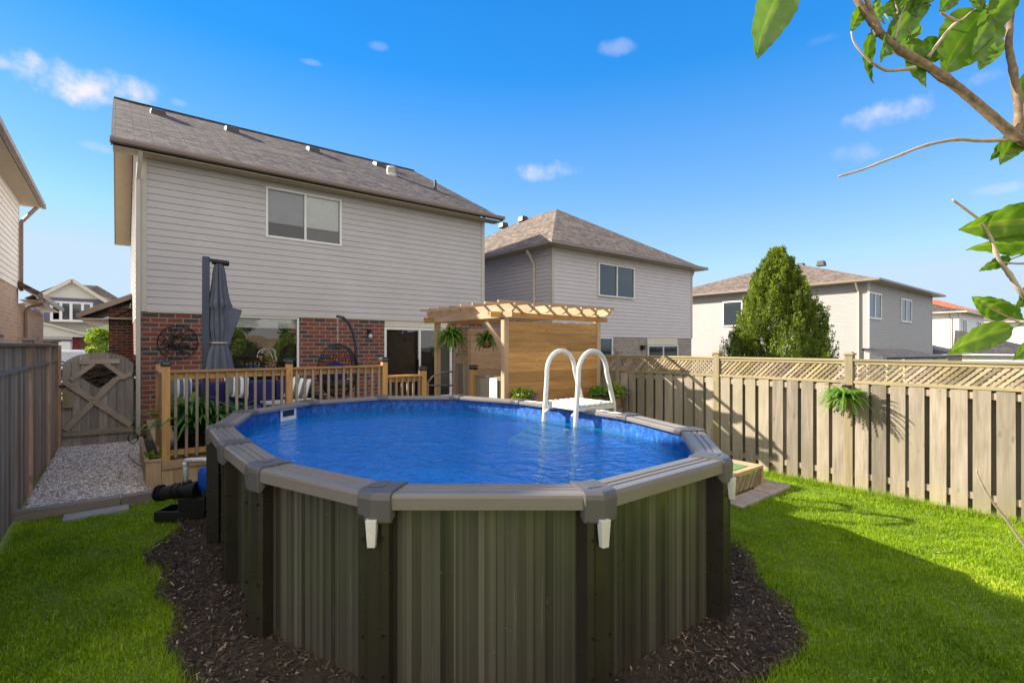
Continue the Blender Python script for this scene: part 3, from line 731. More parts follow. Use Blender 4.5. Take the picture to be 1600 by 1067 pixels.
m.build('platform', 'white_plastic', lad, bevel=.006)
for k, z in enumerate((.94, .89, .84, .79)):
    m = MB(); x0 = 4.36-.13*k; m.bx(x0-.115, x0, 4.345, 4.875, z, z+.04); m.build('inner_step', 'white_plastic', lad, bevel=.008)
for yy in (4.32, 4.90):
    m = MB(); m.prism([(4.40, yy-.012, .97), (4.28, yy-.012, .975), (3.86, yy-.012, .83), (3.84, yy-.012, .77), (4.40, yy-.012, .77)], (0,.024,0)); m.build('side_panel', 'white_plastic', lad, bevel=.004)
for k, z in enumerate((.96, .71, .46, .21)):
    m = MB(); m.bx(5.16, 5.3, 4.34, 4.88, z, z+.035); m.build('outer_step', 'white_plastic', lad, bevel=.008)
for yy in (4.36, 4.86):
    m = MB(); m.tube([(4.5, yy, 1.2), (4.46, yy, 1.15), (4.42, yy, 1.13)], .022, 8); m.build('hinge', 'white_plastic', lad, smooth=True)

# ---- pump and filter
pb = PG(285, 812)
pump = thing('pool_pump', (pb.x, pb.y, 0), 'black pool pump with long ribbed motor lying beside the pool wall', 'pump')
dm = Vector((-RX, -RY, 0)); dm.normalize()       # towards picture left
c0 = P(292, 765, 5.62); 
m = MB(); m.tube([c0+dm*.05, c0+dm*.10-Vector((0,0,.008)), c0+dm*.31-Vector((0,0,.05)), c0+dm*.36-Vector((0,0,.06))], [.08,.08,.075,.06], 20); mt = m.build('motor', 'black_plastic', pump, bevel=.004)
m = MB()
for t in (.06, .12, .27, .31): m.tube([c0+dm*t-Vector((0,0,.12*t)), c0+dm*(t+.014)-Vector((0,0,.12*t+.002))], .091, 20)
m.build('ring', 'black_metal', mt)
m = MB(); m.tube([c0+dm*.06, c0-dm*.12], [.07,.10], 16); m.tube([c0-Vector((0,0,.05)), c0+Vector((0,0,.1))], .05, 14); m.build('pump_body', 'black_plastic', pump, smooth=False)
m = MB(); q = PG(287, 812); 
def ob(m, c, l, w, z0, z1, dr=dm):
    n = Vector((-dr.y, dr.x, 0)); a = [c-dr*l/2-n*w/2, c+dr*l/2-n*w/2, c+dr*l/2+n*w/2, c-dr*l/2+n*w/2]
    m.hexa([v+Vector((0,0,z0-v.z)) for v in a]+[v+Vector((0,0,z1-v.z)) for v in a])
ob(m, q-dm*.04, .56, .3, .02, .14); ob(m, q-dm*.18, .30, .3, .14, .30); ob(m, q+dm*.12, .2, .24, .12, .14)
m.build('base', 'black_plastic', pump, bevel=.012)
m = MB(); ob(m, q+dm*.0+Vector((.0,0,0)), .08, .1, .145, .17); m.build('white_block', 'white_plastic', pump, bevel=.01)
m = MB(); e0 = P(290, 757, 5.62); e1 = P(290, 719, 5.62); e2 = P(320, 718, 5.4); e3 = P(345, 722, 5.3)
m.tube([e0, e1-Vector((0,0,.03)), e1+Vector((.008,-.006,0)), e1+(e2-e1).normalized()*.05, e2, e3], .026, 14); m.tube([e0-Vector((0,0,.01)), e0+Vector((0,0,.035))], .04, 12); m.tube([e1-Vector((0,0,.06)), e1-Vector((0,0,.02))], .032, 12)
tag(m.build('pipe', 'pvc', smooth=True), 'white plastic pipe elbow rising from the pump to the skimmer', 'pipe')
m = MB(); f0 = P(330, 745, 5.7); m.lathe([(.06,-.16),(.12,-.13),(.135,-.05),(.135,.06),(.11,.12),(.04,.14)], f0, 20)
tag(m.build('filter_tank', 'blue_plastic', smooth=True), 'blue rounded filter tank half hidden behind the pool uprights', 'filter')

# ================================================================== MAIN HOUSE
HX0, HX1, HY0, HY1, HE, HB = .39, 9.40, 13.35, 25.0, 6.1, 2.77
PIT = .516
house = thing('main_house', ((HX0+HX1)/2, (HY0+HY1)/2, 0), 'two-storey house with mauve-grey siding over red brick behind the pool', 'house')
def laps(m, a, b, z0, z1, nrm, step=.15, holes=()):
    """horizontal lap siding between plan points a,b; holes: (s0,s1,z0,z1) along the wall"""
    a, b, nrm = Vector((*a, 0)), Vector((*b, 0)), Vector((*nrm, 0)); L = (b-a).length; e = (b-a)/L
    z = z0
    while z < z1-1e-4:
        zt = min(z+step, z1); segs = [(0, L)]
        for (s0, s1, h0, h1) in holes:
            if zt > h0+.01 and z < h1-.01:
                ns = []
                for (p, q) in segs:
                    if s1 <= p or s0 >= q: ns.append((p, q)); continue
                    if s0 > p: ns.append((p, s0))
                    if s1 < q: ns.append((s1, q))
                segs = ns
        for (p, q) in segs:
            A, B = a+e*p, a+e*q; lo = nrm*.017; hi = nrm*.003
            za, zb = Vector((0,0,z)), Vector((0,0,zt))
            gz = Vector((0,0,z+step*.05)); lo = nrm*.013; hi = nrm*.003
            fs = [[A+lo+gz, B+lo+gz, B+hi+zb, A+hi+zb], [A-lo+gz, B-lo+gz, B+lo+gz, A+lo+gz], [A-lo+za, B-lo+za, B-lo+gz, A-lo+gz]]
            for pts in fs:
                if e.cross(Vector((0,0,1))).dot(nrm) < 0: pts = pts[::-1]
                m.face(pts, .5)
        z = zt
def wall_with_holes(m, a, b, z0, z1, nrm, holes, depth=.12):
    """flat wall with rectangular openings and reveals"""
    a, b, nrm = Vector((*a, 0)), Vector((*b, 0)), Vector((*nrm, 0)); L = (b-a).length; e = (b-a)/L
    ss = sorted({0, L, *[h[0] for h in holes], *[h[1] for h in holes]}); zs = sorted({z0, z1, *[h[2] for h in holes], *[h[3] for h in holes]})
    flip = e.cross(Vector((0,0,1))).dot(nrm) < 0
    def F(p): m.face(p[::-1] if flip else p, .5)
    for i in range(len(ss)-1):
        for j in range(len(zs)-1):
            sm, zm = (ss[i]+ss[i+1])/2, (zs[j]+zs[j+1])/2
            if any(h[0] < sm < h[1] and h[2] < zm < h[3] for h in holes): continue
            A, B = a+e*ss[i], a+e*ss[i+1]; F([A+Vector((0,0,zs[j])), B+Vector((0,0,zs[j])), B+Vector((0,0,zs[j+1])), A+Vector((0,0,zs[j+1]))])
    for (s0, s1, h0, h1) in holes:
        A, B = a+e*s0, a+e*s1; n = -nrm*depth; up0, up1 = Vector((0,0,h0)), Vector((0,0,h1))
        F([A+up0, A+up0+n, A+up1+n, A+up1][::-1]); F([B+up0, B+up0+n, B+up1+n, B+up1]); F([A+up1, B+up1, B+up1+n, A+up1+n][::-1]); F([A+up0, B+up0, B+up0+n, A+up0+n])
# brick openings: patio window, sliding door
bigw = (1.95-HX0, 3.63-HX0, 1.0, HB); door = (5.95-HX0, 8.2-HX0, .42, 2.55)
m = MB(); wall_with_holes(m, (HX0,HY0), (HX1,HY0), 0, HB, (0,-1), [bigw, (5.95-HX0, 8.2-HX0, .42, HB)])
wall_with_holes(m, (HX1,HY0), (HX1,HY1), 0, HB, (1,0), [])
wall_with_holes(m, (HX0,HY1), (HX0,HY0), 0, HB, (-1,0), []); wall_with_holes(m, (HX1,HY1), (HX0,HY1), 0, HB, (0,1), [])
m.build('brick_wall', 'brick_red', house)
upw = (2.84-HX0, 4.72-HX0, 4.72, 5.92)
m = MB(); laps(m, (HX0,HY0), (HX1,HY0), HB, HE, (0,-1), holes=[upw]); laps(m, (HX1,HY0), (HX1,HY1), HB, HE, (1,0)); laps(m, (HX0,HY1), (HX0,HY0), HB, HE, (-1,0)); laps(m, (HX1,HY1),(HX0,HY1), HB, HE, (0,1))
mid = (HY0+HY1)/2; hr_ = (mid-(HY0-.45))*PIT
for X, nx in ((HX0,-1),(HX1,1)):
    z = HE
    while z < HE+hr_-.3:
        w0 = (z-HE)/PIT; y0 = HY0-.1+w0; y1 = HY1+.1-w0
        if y1-y0 < .2: break
        laps(m, (X, y1 if nx < 0 else y0), (X, y0 if nx < 0 else y1), z, z+.15, (nx,0)); z += .15
m.build('siding_wall', 'siding', house)
m = MB()
for x in (HX0, HX1): 
    m.bx(x-.03, x+.09 if x == HX0 else x+.03, HY0-.03, HY0+.0, HB-.02, HE) if x == HX0 else m.bx(x-.09, x+.03, HY0-.03, HY0, HB-.02, HE)
m.bx(HX0-.03, HX0-.0, HY0+.002, HY0+.09, HB-.02, HE)
m.bx(HX0+.095, HX1-.095, HY0-.026, HY0+.0, HB-.03, HB+.03)
m.build('corner_trim', 'trim', house)
m = MB(); m.bx(HX0+.1, HX1-.1, HY0+.13, HY0+.16, .3, HE); m.build('dark_room_sheet', 'room_dark', house)  # near-black sheet behind the windows, darkness of the rooms put into its colour
# roof: gable, ridge along X
def gable_roof(m, x0, x1, y0, y1, z, pit, th=.16):
    ym = (y0+y1)/2; h = (ym-y0)*pit
    m.prism([(x0,y0,z),(x0,ym,z+h),(x0,ym,z+h+th),(x0,y0,z+th*.6)], (x1-x0,0,0), .5)
    m.prism([(x0,y1,z),(x0,y1,z+th*.6),(x0,ym,z+h+th),(x0,ym,z+h)], (x1-x0,0,0), .5)
RX0, RX1, RY0, RY1 = HX0-.5, HX1+.45, HY0-.45, HY1+.45
m = MB(); gable_roof(m, RX0, RX1, RY0, RY1, HE-.0, PIT); roof = m.build('roof', 'shingle', house)
ZR = HE + (mid-RY0)*PIT + .16
m = MB(); m.bar((RX0, mid, ZR-.02), (RX1, mid, ZR-.02), .2, .03); m.build('ridge_cap', 'shingle', roof)
m = MB(); m.bx(RX0+.02, RX1-.02, RY0+.03, HY0-.02, HE-.03, HE-.008); 
for k in range(34):
    xx = RX0+.2+k*.29; m.bx(xx, xx+.012, RY0+.03, HY0-.02, HE-.036, HE-.03)
for (xa, xb) in ((RX0+.02, HX0-.02),):
    for s_ in (0, 1):
        ya, yb = (RY0+.02, mid) if s_ == 0 else (RY1-.02, mid)
        za, zb = HE-.03, HE-.03+(mid-RY0)*PIT
        m.prism([(xa,ya,za),(xb,ya,za),(xb,yb,zb),(xa,yb,zb)] if s_ == 0 else [(xa,yb,zb),(xb,yb,zb),(xb,ya,za),(xa,ya,za)], (0,0,.02))
        nn_ = 60
        for k in range(nn_):
            t = k/nn_; yy = ya+(yb-ya)*t; zz = za+(zb-za)*t; m.bx(xa, xb, yy, yy+.012, zz-.008, zz+.0)
m.build('soffit', 'soffit', house)
m = MB()
m.prism([(RX0-.03, RY0-.10, HE+.035), (RX0-.03, RY0+.0, HE+.02), (RX0-.03, RY0+.0, HE+.125), (RX0-.03, RY0-.115, HE+.125), (RX0-.03, RY0-.115, HE+.085)], (RX1-RX0+.06, 0, 0)); m.build('gutter', 'gutter', house, bevel=.004)
for xx in (RX0, RX1):
    m = MB()
    for ya, sg in ((RY0, 1), (RY1, -1)):
        zz = HE; yb = mid
        m.prism([(xx-.015, ya, zz-.03), (xx-.015, yb, zz-.03+(mid-RY0)*PIT), (xx-.015, yb, zz+.13+(mid-RY0)*PIT), (xx-.015, ya, zz+.1)], (.03,0,0))
    m.build('fascia', 'gutter', house)
m = MB(); m.bx(HX0-.10, HX0-.02, HY0-.10, HY0-.03, .1, HE-.5); m.bar((HX0-.06, HY0-.07, HE-.52), (HX0-.03, HY0-.42, HE-.03), .08, .07); m.build('downspout', 'trim', house, bevel=.006)
# roof vents
def roof_z(y): return HE + (y-RY0)*PIT + .1 + .06*(y-RY0)/(mid-RY0)
def roof_vent(px, py, nm='roof_vent', parent=roof, hd=.2):
    y = mid-.75; v = D(px, py); 
    # intersect with back roof slope
    s_ = PIT+.06/(mid-RY0); t = (HE+.1-RY0*s_-CH)/(v.z - v.y*s_); p = O3+v*t
    m = MB(); c = p
    m.hexa([c+Vector((-.2,-.22,-.22*s_-.02)), c+Vector((.2,-.22,-.22*s_-.02)), c+Vector((.2,.2,.2*s_-.02)), c+Vector((-.2,.2,.2*s_-.02)), c+Vector((-.17,-.18,-.18*s_+.15)), c+Vector((.17,-.18,-.18*s_+.15)), c+Vector((.15,.16,.16*s_+.12)), c+Vector((-.15,.16,.16*s_+.12))])
    m.build(nm, 'vent', parent, bevel=.015)
for q in ((247,178),(362,205),(489,236),(592,259)): roof_vent(*q)
v = D(612, 273); s_ = PIT+.06/(mid-RY0); p = O3+v*((HE+.1-RY0*s_-CH)/(v.z-v.y*s_))
m = MB(); m.lathe([(.17,-.15),(.19,.06),(.19,.2),(.16,.27),(.08,.30)], p, 18); 
for k in range(4): m.lathe([(.2,.04+k*.05),(.21,.05+k*.05),(.2,.06+k*.05)], p, 18)
m.build('turbine_vent', 'galv', roof, smooth=False)
v = D(680, 298); p = O3+v*((HE+.1-RY0*s_-CH)/(v.z-v.y*s_)); m = MB(); m.lathe([(.09,-.1),(.05,.0),(.045,.36)], p, 12); m.build('vent_pipe', 'vent', roof)
# upper window
def window(x0, x1, y, z0, z1, parent, mull=(), fw=.055, pane='pane', blind=0, face=-1, fr='vinyl', name='window', hb=0):
    m = MB(); yo = y+face*.03; yi = y-face*.04
    ya, yb = min(yo, yi), max(yo, yi)
    m.bx(x0, x0+fw, ya, yb, z0, z1); m.bx(x1-fw, x1, ya, yb, z0, z1); m.bx(x0+fw, x1-fw, ya, yb, z0, z0+fw); m.bx(x0+fw, x1-fw, ya, yb, z1-fw, z1)
    for q in mull: m.bx(q-fw*.5, q+fw*.5, ya+.004, yb-.004, z0+fw, z1-fw)
    w = m.build(name, fr, parent, bevel=.004)
    xs = [x0+fw] + [q for q in mull] + [x1-fw]
    m = MB(); yp = y+face*(-.012)
    for a, b in zip(xs[:-1], xs[1:]):
        m = MB(); yq = yp - (face*.008 if a == xs[0] and len(xs) > 2 else 0)
        m.face([(a, yq, z0+fw), (b, yq, z0+fw), (b, yq, z1-fw), (a, yq, z1-fw)], .5); m.build('pane', 'pane_screen' if (a == xs[0] and blind and len(xs) > 2) else pane, w)
    if blind:
        for a, b in zip(xs[:-1], xs[1:]):
            m = MB(); zz = z1-fw
            while zz > z1-blind:
                m.hexa([(a+.01, y+.05, zz-.028), (b-.01, y+.05, zz-.028), (b-.01, y+.056, zz-.03), (a+.01, y+.056, zz-.03), (a+.01, y+.03+.03, zz), (b-.01, y+.03+.03, zz), (b-.01, y+.066, zz), (a+.01, y+.066, zz)], .5); zz -= .03
            m.build('blind', 'blind', w)
    return w
window(2.84, 4.72, HY0, 4.69, 5.95, house, mull=(3.78,), blind=.85, pane='pane')
window(1.95, 3.63, HY0-.0+.03, 1.0, HB-.03, house, pane='pane', fw=.05, blind=.28)
m = MB(); m.bx(5.96, 8.19, HY0+.0, HY0+.04, 2.56, HB-.03); m.build('door_header', 'trim_pale', house)
# sliding door
dr = window(5.95, 8.2, HY0+.03, .42, 2.55, house, mull=(7.08,), fw=.07, name='sliding_door')
m = MB(); m.bx(7.0, 7.03, HY0-.02, HY0+.01, 1.3, 1.6); m.build('door_handle', 'black_metal', dr)
# wall lamp
lp = PY(578, 521, HY0-.08)
m = MB(); m.bx(lp.x-.05, lp.x+.05, HY0-.03, HY0-.001, lp.z-.02, lp.z+.12); m.tube([(lp.x, HY0-.03, lp.z+.08), (lp.x, HY0-.11, lp.z+.11), (lp.x, HY0-.12, lp.z+.04)], .02, 8); m.lathe([(.02,.07),(.07,.03),(.075,.0)], (lp.x, HY0-.12, lp.z), 14)
w_ = m.build('wall_lamp', 'black_metal', house)
m = MB(); m.lathe([(.03,-.02),(.05,-.05),(.05,-.12),(.02,-.15)], (lp.x, HY0-.12, lp.z+.02), 14); m.build('lamp_shade', 'lamp_glass', w_, smooth=True)
m = MB(); m.bx(4.86, 4.96, HY0-.03, HY0-.001, .98, 1.12); m.build('outlet_box', 'trim', house, bevel=.006)
# side wing seen down the passage
wy = 22.5
m = MB(); wall_with_holes(m, (-.27,wy), (HX0,wy), 0, 3.35, (0,-1), []); wall_with_holes(m, (-.27,wy+5), (-.27,wy), 0, 2.95, (-1,0), []); m.face([(-.27,wy,2.95),(HX0,wy,3.35),(HX0,wy,3.3),(-.27,wy,2.9)]); m.build('wing_wall', 'brick_red', house)
m = MB(); m.prism([(-1.0, wy-.35, 3.0), (HX0-.02, wy-.35, 3.68), (HX0-.02, wy-.35, 3.85), (-1.0, wy-.35, 3.17)], (0, 6, 0)); wr = m.build('wing_roof', 'shingle', house)
m = MB(); m.prism([(-1.03, wy-.39, 2.98), (HX0-.02, wy-.39, 3.68), (HX0-.02, wy-.39, 3.87), (-1.03, wy-.39, 3.17)], (0, .035, 0)); m.bx(-1.12, -1.0, wy-.38, wy+5.6, 3.0, 3.12); m.build('wing_gutter', 'gutter', wr)
m = MB(); m.bx(-.98, -.28, wy-.3, wy+5.5, 2.93, 2.96); m.bx(-.28, HX0-.02, wy-.3, wy-.003, 2.96, 2.99); m.build('wing_soffit', 'trim_pale', wr)

# ================================================================== NEIGHBOUR HOUSES
def hip_roof(m, x0, x1, y0, y1, z, pit, th=.12, ridge='y'):
    if ridge == 'y':
        hw = (x1-x0)/2; h = hw*pit; a, b = (x0+hw, y0+hw, z+h+th), (x0+hw, max(y1-hw, y0+hw+.02), z+h+th)
    else:
        hw = (y1-y0)/2; h = hw*pit; a, b = (x0+hw, y0+hw, z+h+th), (x1-hw, y0+hw, z+h+th)
    c = [(x0,y0,z+th*.5),(x1,y0,z+th*.5),(x1,y1,z+th*.5),(x0,y1,z+th*.5)]
    if ridge == 'y':
        for f in ([c[0],c[1],a],[c[1],c[2],b,a],[c[2],c[3],b],[c[3],c[0],a,b]): m.face(f, .5)
    else:
        for f in ([c[0],c[1],b,a],[c[1],c[2],b],[c[2],c[3],a,b],[c[3],c[0],a]): m.face(f, .5)
    m.face([(x0,y0,z),(x0,y1,z),(x1,y1,z),(x1,y0,z)], .5)
    for p, q in zip(c, c[1:]+c[:1]): m.face([(p[0],p[1],z),(q[0],q[1],z),q,p], .5)
    return a, b
def eaves(x0, x1, y0, y1, z, parent, mat='gutter', soff='soffit'):
    m = MB(); m.bx(x0-.1, x1+.1, y0-.1, y0-.003, z-.02, z+.1); m.bx(x0-.1, x0-.003, y0+.0, y1+.1, z-.02, z+.1); m.bx(x1+.003, x1+.1, y0+.0, y1+.1, z-.02, z+.1)
    m.build('gutter', mat, parent)
    m = MB(); m.bx(x0+.01, x1-.01, y0+.01, y1-.01, z-.03, z-.005); m.build('soffit', soff, parent)
def nhouse(name, label, x0, x1, y0, y1, ze, pit, roofm, sid, zs=0.0, brickm=None, over=.45, ridge='y', gm='gutter', soff='soffit', step=.15):
    t = thing(name, ((x0+x1)/2, (y0+y1)/2, 0), label, 'house')
    m = MB()
    for a, b, n in (((x0,y0),(x1,y0),(0,-1)), ((x1,y0),(x1,y1),(1,0)), ((x0,y1),(x0,y0),(-1,0)), ((x1,y1),(x0,y1),(0,1))): laps(m, a, b, zs, ze, n, step=step)
    m.build('siding_wall', sid, t)
    m = MB(); m.bx(x0-.03, x0+.08, y0-.03, y0-.002, zs, ze); m.bx(x0-.03, x0-.002, y0-.002, y0+.08, zs, ze); m.build('corner_trim', 'trim', t); m = MB(); m.bx(x1-.08, x1+.03, y0-.03, y0-.002, zs, ze); m.build('corner_trim', 'trim', t)
    if brickm:
        m = MB(); m.bx(x0+.01, x1-.01, y0+.01, y1-.01, 0, zs); m.build('brick_wall', brickm, t)
    m = MB(); a, b = hip_roof(m, x0-over, x1+over, y0-over, y1+over, ze, pit, ridge=ridge); rf = m.build('roof', roofm, t)
    eaves(x0-over, x1+over, y0-over, y1+over, ze, t, gm, soff)
    return t, rf, a, b
def vent_at(p, parent, s=1.0):
    m = MB(); p = Vector(p); m.hexa([p+Vector((-.22,-.22,-.15))*s, p+Vector((.22,-.22,-.15))*s, p+Vector((.22,.22,-.15))*s, p+Vector((-.22,.22,-.15))*s, p+Vector((-.17,-.17,.14))*s, p+Vector((.17,-.17,.14))*s, p+Vector((.17,.17,.14))*s, p+Vector((-.17,.17,.14))*s]); m.build('roof_vent', 'vent', parent, bevel=.02)
def dspout(x, y, z0, z1, parent, ov=(0,-.4), mat='trim'):
    m = MB(); m.bx(x-.04, x+.04, y-.04, y+.04, z0, z1-.55); m.bar((x, y, z1-.56), (x+ov[0], y+ov[1], z1-.05), .08, .08); m.build('downspout', mat, parent, bevel=.006)
# house 2 (centre)
n2, r2_, a2, b2 = nhouse('neighbour_house', 'pale hip-roofed neighbour house with tan shingles standing right of the main house', 12.5, 21.7, 13.35, 25, 5.68, .60, 'shingle_tan', 'siding_tan', 2.37, 'brick_grey')
w2a = PY(935, 402, 13.3); w2b = PY(991, 455, 13.3)
window(w2a.x, w2b.x, 13.295, 4.0, 5.33, n2, mull=((w2a.x+w2b.x)/2,), pane='pane_far', blind=0)
q1 = PY(1012, 534, 13.3); q2 = PY(1059, 534, 13.3)
window(q1.x, q2.x, 13.295, .5, 2.05, n2, pane='pane_far', mull=((q1.x+q2.x)/2,)); m = MB(); m.bx(q1.x, q2.x, 13.31, 13.35, 2.07, 2.36); m.build('door_header', 'trim_pale', n2)
q1 = PY(936, 534, 13.3); q2 = PY(957, 534, 13.3); window(q1.x, q2.x, 13.295, .9, 2.36, n2, pane='pane_far')
dspout(12.42, 14.3, .2, 5.68, n2, (-.35,0), 'trim_pale'); dspout(21.79, 13.5, .2, 5.68, n2, (.3,0), 'trim')
vent_at((17.1+.45, a2[1]+.1, a2[2]-.22), r2_); vent_at((a2[0]-.35, a2[1]+2.2, a2[2]-.12), r2_); vent_at((a2[0]-.35, a2[1]+3.9, a2[2]-.12), r2_)
lq = PY(1004, 543, 13.3); m = MB(); m.bx(lq.x-.08, lq.x+.08, 13.2, 13.358, lq.z-.1, lq.z+.1); m.build('wall_lamp', 'black_metal', n2)
# house 3 (right)
n3, r3_, a3, b3 = nhouse('neighbour_house', 'beige hip-roofed neighbour house half hidden behind the tall green conifer', 34.0, 48.3, 9.6, 24, 5.75, .34, 'shingle_tan', 'siding_grey', 0.0, None, over=.6)
for (pa, pb) in ((1357,1377),(1408,1424)):
    A = PY(pa, 470, 9.55); B = PY(pb, 470, 9.55); window(A.x, B.x, 9.545, 3.6, 5.15, n3, mull=((A.x+B.x)/2,), fw=.09, pane='pane_far')
A = PX(1129, 480, 33.95); B = PX(1160, 480, 33.95)
m = MB(); m.bx(33.93, 33.99, min(A.y,B.y), max(A.y,B.y), 3.4, 5.2); w_ = m.build('side_window', 'vinyl', n3); m = MB(); m.bx(33.91, 33.94, min(A.y,B.y)+.1, max(A.y,B.y)-.1, 3.5, 5.1); m.build('pane', 'pane_far', w_)
dspout(33.9, 10.1, .1, 5.75, n3, (-.5,0), 'trim_pale'); dspout(48.4, 9.7, .1, 5.75, n3, (.4,0))
for dx, dy in ((-1.2,-1.0),(-1.6,-4.2),(.6,-2.0)): vent_at((a3[0]+dx, a3[1]+dy+1.5, a3[2]-.35*max(abs(dx),0)-.0), r3_, 1.2)
# house 4, 5
n4, r4_, a4, b4 = nhouse('neighbour_house', 'white-sided neighbour house with grey roof, third from the left beyond the lattice fence', 73.0, 87.0, 12.2, 28, 5.75, .34, 'shingle', 'siding_white', 0, None, over=.7, gm='trim_pale')
for (pa, pb) in ((1504,1511),(1528,1533)):
    A = PY(pa, 500, 12.1); B = PY(pb, 500, 12.1); window(A.x, B.x, 12.14, 3.3, 5.1, n4, fw=.12, mull=((A.x+B.x)/2,), pane='pane_far')
dspout(72.85, 12.9, .1, 5.75, n4, (-.5,0), 'gutter')
n5, r5_, a5, b5 = nhouse('neighbour_house', 'far tan-roofed house at the right edge behind the lilac leaves', 104, 122, 10, 30, 5.6, .30, 'shingle_tan', 'siding_white', 0, None, over=.8, gm='trim_pale')
n6, r6_, a6, b6 = nhouse('neighbour_house', 'distant house with a bright red roof at the right edge', 150, 172, 20, 44, 8.6, .42, 'shingle_red', 'siding_white', 0, None, over=.8)
# low dark roofs between the far houses
def low_roof(label, x0, x1, y0, y1, ze, pit, roofm='shingle_dark', wallm='brick_grey'):
    t = thing('garden_building', ((x0+x1)/2, (y0+y1)/2, 0), label, 'outbuilding')
    m = MB(); m.bx(x0, x1, y0, y1, 0, ze); m.build('wall', wallm, t)
    m = MB(); hip_roof(m, x0-.4, x1+.4, y0-.4, y1+.4, ze, pit); m.build('roof', roofm, t)
    m = MB(); m.bx(x0-.5, x1+.5, y0-.5, y0-.41, ze-.08, ze+.06); m.bx(x0-.5, x0-.41, y0-.41, y1+.5, ze-.08, ze+.06); m.build('gutter', 'trim_pale', t)
low_roof('low dark hip-roofed building beside the beige house with the conifer', 50.5, 60, 9.8, 19, 1.35, .32)
low_roof('low dark hip-roofed building in front of the white-sided far house', 66, 80, 5.5, 11, 1.2, .34, 'shingle_dark', 'stucco')
# patio canopy just behind the fence
cn_ = thing('patio_canopy', (20, 5.2, 0), 'flat dark awning roof on pale posts just beyond the lattice fence', 'canopy')
A = PG(1352, 548, 1.90); 
def cpt(px, py, d): return P(px, py, d)
m = MB(); c1, c2, c3, c4 = P(1347, 547, 22), P(1412, 547, 27), P(1478, 560, 21), P(1385, 562, 17)
m.hexa([c4, c3, c2, c1, c4+Vector((0,0,.08)), c3+Vector((0,0,.08)), c2+Vector((0,0,.08)), c1+Vector((0,0,.08))]); m.build('awning', 'shingle_dark', cn_)
m = MB()
for c in (c1, c2, c3, c4): m.bx(c.x-.05, c.x+.05, c.y-.05, c.y+.05, 0, c.z)
m.bar(c4-Vector((0,0,.13)), c3-Vector((0,0,.13)), .05, .2); m.build('post', 'trim_pale', cn_)
# house at the left
nl, rl_, al, bl = nhouse('neighbour_house', 'white-sided house over tan brick at the left edge beyond the grey fence', -11.5, -2.2, 9.6, 19.6, 6.08, .5, 'shingle', 'siding_white', 3.6, 'brick_tan', over=.42)
dspout(-2.14, 19.5, 3.55, 6.05, nl, (.3,.2), 'gutter')
m = MB(); m.bx(-11, -2.21, 19.62, 25.5, 0, 3.2); m.build('garage_wall', 'brick_tan', nl)
m = MB(); m.prism([(-2.3,19.3,3.75),(-1.75,19.3,3.42),(-1.75,19.3,3.55),(-2.3,19.3,3.9)], (0,7,0)); m.build('garage_roof', 'shingle', nl)
m = MB(); m.bx(-2.19,-1.8,19.65,26,3.3,3.33); m.build('garage_soffit', 'trim_pale', nl)
m = MB(); m.bx(-1.78,-1.68,19.28,26.3,3.38,3.5); m.tube([(-1.74,20.3,3.38),(-1.78,20.3,3.25),(-2.1,20.3,3.15),(-2.14,20.3,3.0),(-2.14,20.3,.2)], .045, 8); m.build('garage_gutter', 'gutter', nl)
m = MB(); m.bx(-2.19, -2.17+.02, 12.9, 13.2, 5.4, 5.6); m.build('wall_vent', 'vinyl', nl)

# house across the street
YS = 60.0
sx = lambda px: PY(px, 500, YS).x
sz = lambda py, px=110: PY(px, py, YS).z
st = thing('street_house', (sx(110), YS, 0), 'pale gabled house with violet shutters across the street, seen over the gate', 'house')
m = MB(); m.bx(sx(30), sx(215), YS+1.0, YS+9, 0, sz(478)); m.build('wall', 'stucco', st)
m = MB(); m.bx(sx(64), sx(160), YS, YS+1.0, sz(503), sz(468)); m.bx(sx(38), sx(64), YS+.5, YS+.99, sz(510), sz(478)); m.build('bay_wall', 'blue_siding', st)
gx0, gxm, gx1 = sx(58), sx(113), sx(170)
m = MB(); m.prism([(gx0+.3, YS-.1, sz(466)), (gxm, YS-.1, sz(440)), (gx1-.3, YS-.1, sz(469))], (0,.5,0)); m.build('gable', 'stucco', st)
m = MB()
m.bar((gx0, YS-.3, sz(468)), (gxm, YS-.3, sz(438)), .5, .28, (0,0,1)); m.bar((gx1, YS-.3, sz(472)), (gxm, YS-.3, sz(438)), .5, .28, (0,0,1)); m.build('rake_trim', 'trim_pale', st)
m = MB(); rx = sx(117); m.face([(gx0-.8, YS-.2, sz(469)), (gxm, YS-.2, sz(437)), (gxm, YS+6, sz(437)), (gx0-.8, YS+6, sz(469))][::-1]); m.face([(gx1+.2, YS-.2, sz(472)), (gx1+.2, YS+6, sz(472)), (gxm, YS+6, sz(437)), (gxm, YS-.2, sz(437))][::-1])
hip_roof(m, sx(26), sx(212), YS+.6, YS+11, sz(478), .46, ridge='x'); m.build('roof', 'shingle_tan', st)
m = MB(); m.bx(sx(66), sx(161), YS-.15, YS-.02, sz(470), sz(466)); 
for px0, px1, py0, py1 in ((69,77,470,502),(147,155,470,500),(53,62,480,501)): m.bx(sx(px0), sx(px1), YS-.12, YS-.01, sz(py1), sz(py0))
m.build('shutter', 'purple_trim', st)
w_ = window(sx(78), sx(145), YS-.02, sz(503), sz(471), st, mull=tuple(sx(q) for q in (95,111,129)), fw=.2, pane='pane_far')
m = MB(); m.bx(sx(79), sx(144), YS+.05, YS+.1, sz(482), sz(472)); m.build('blind', 'blind', w_)
m = MB(); gz = sz(525)
m.bx(sx(30), sx(120), YS-6, YS-.01, 0, sz(528)); m.build('garage_wall', 'stucco', st)
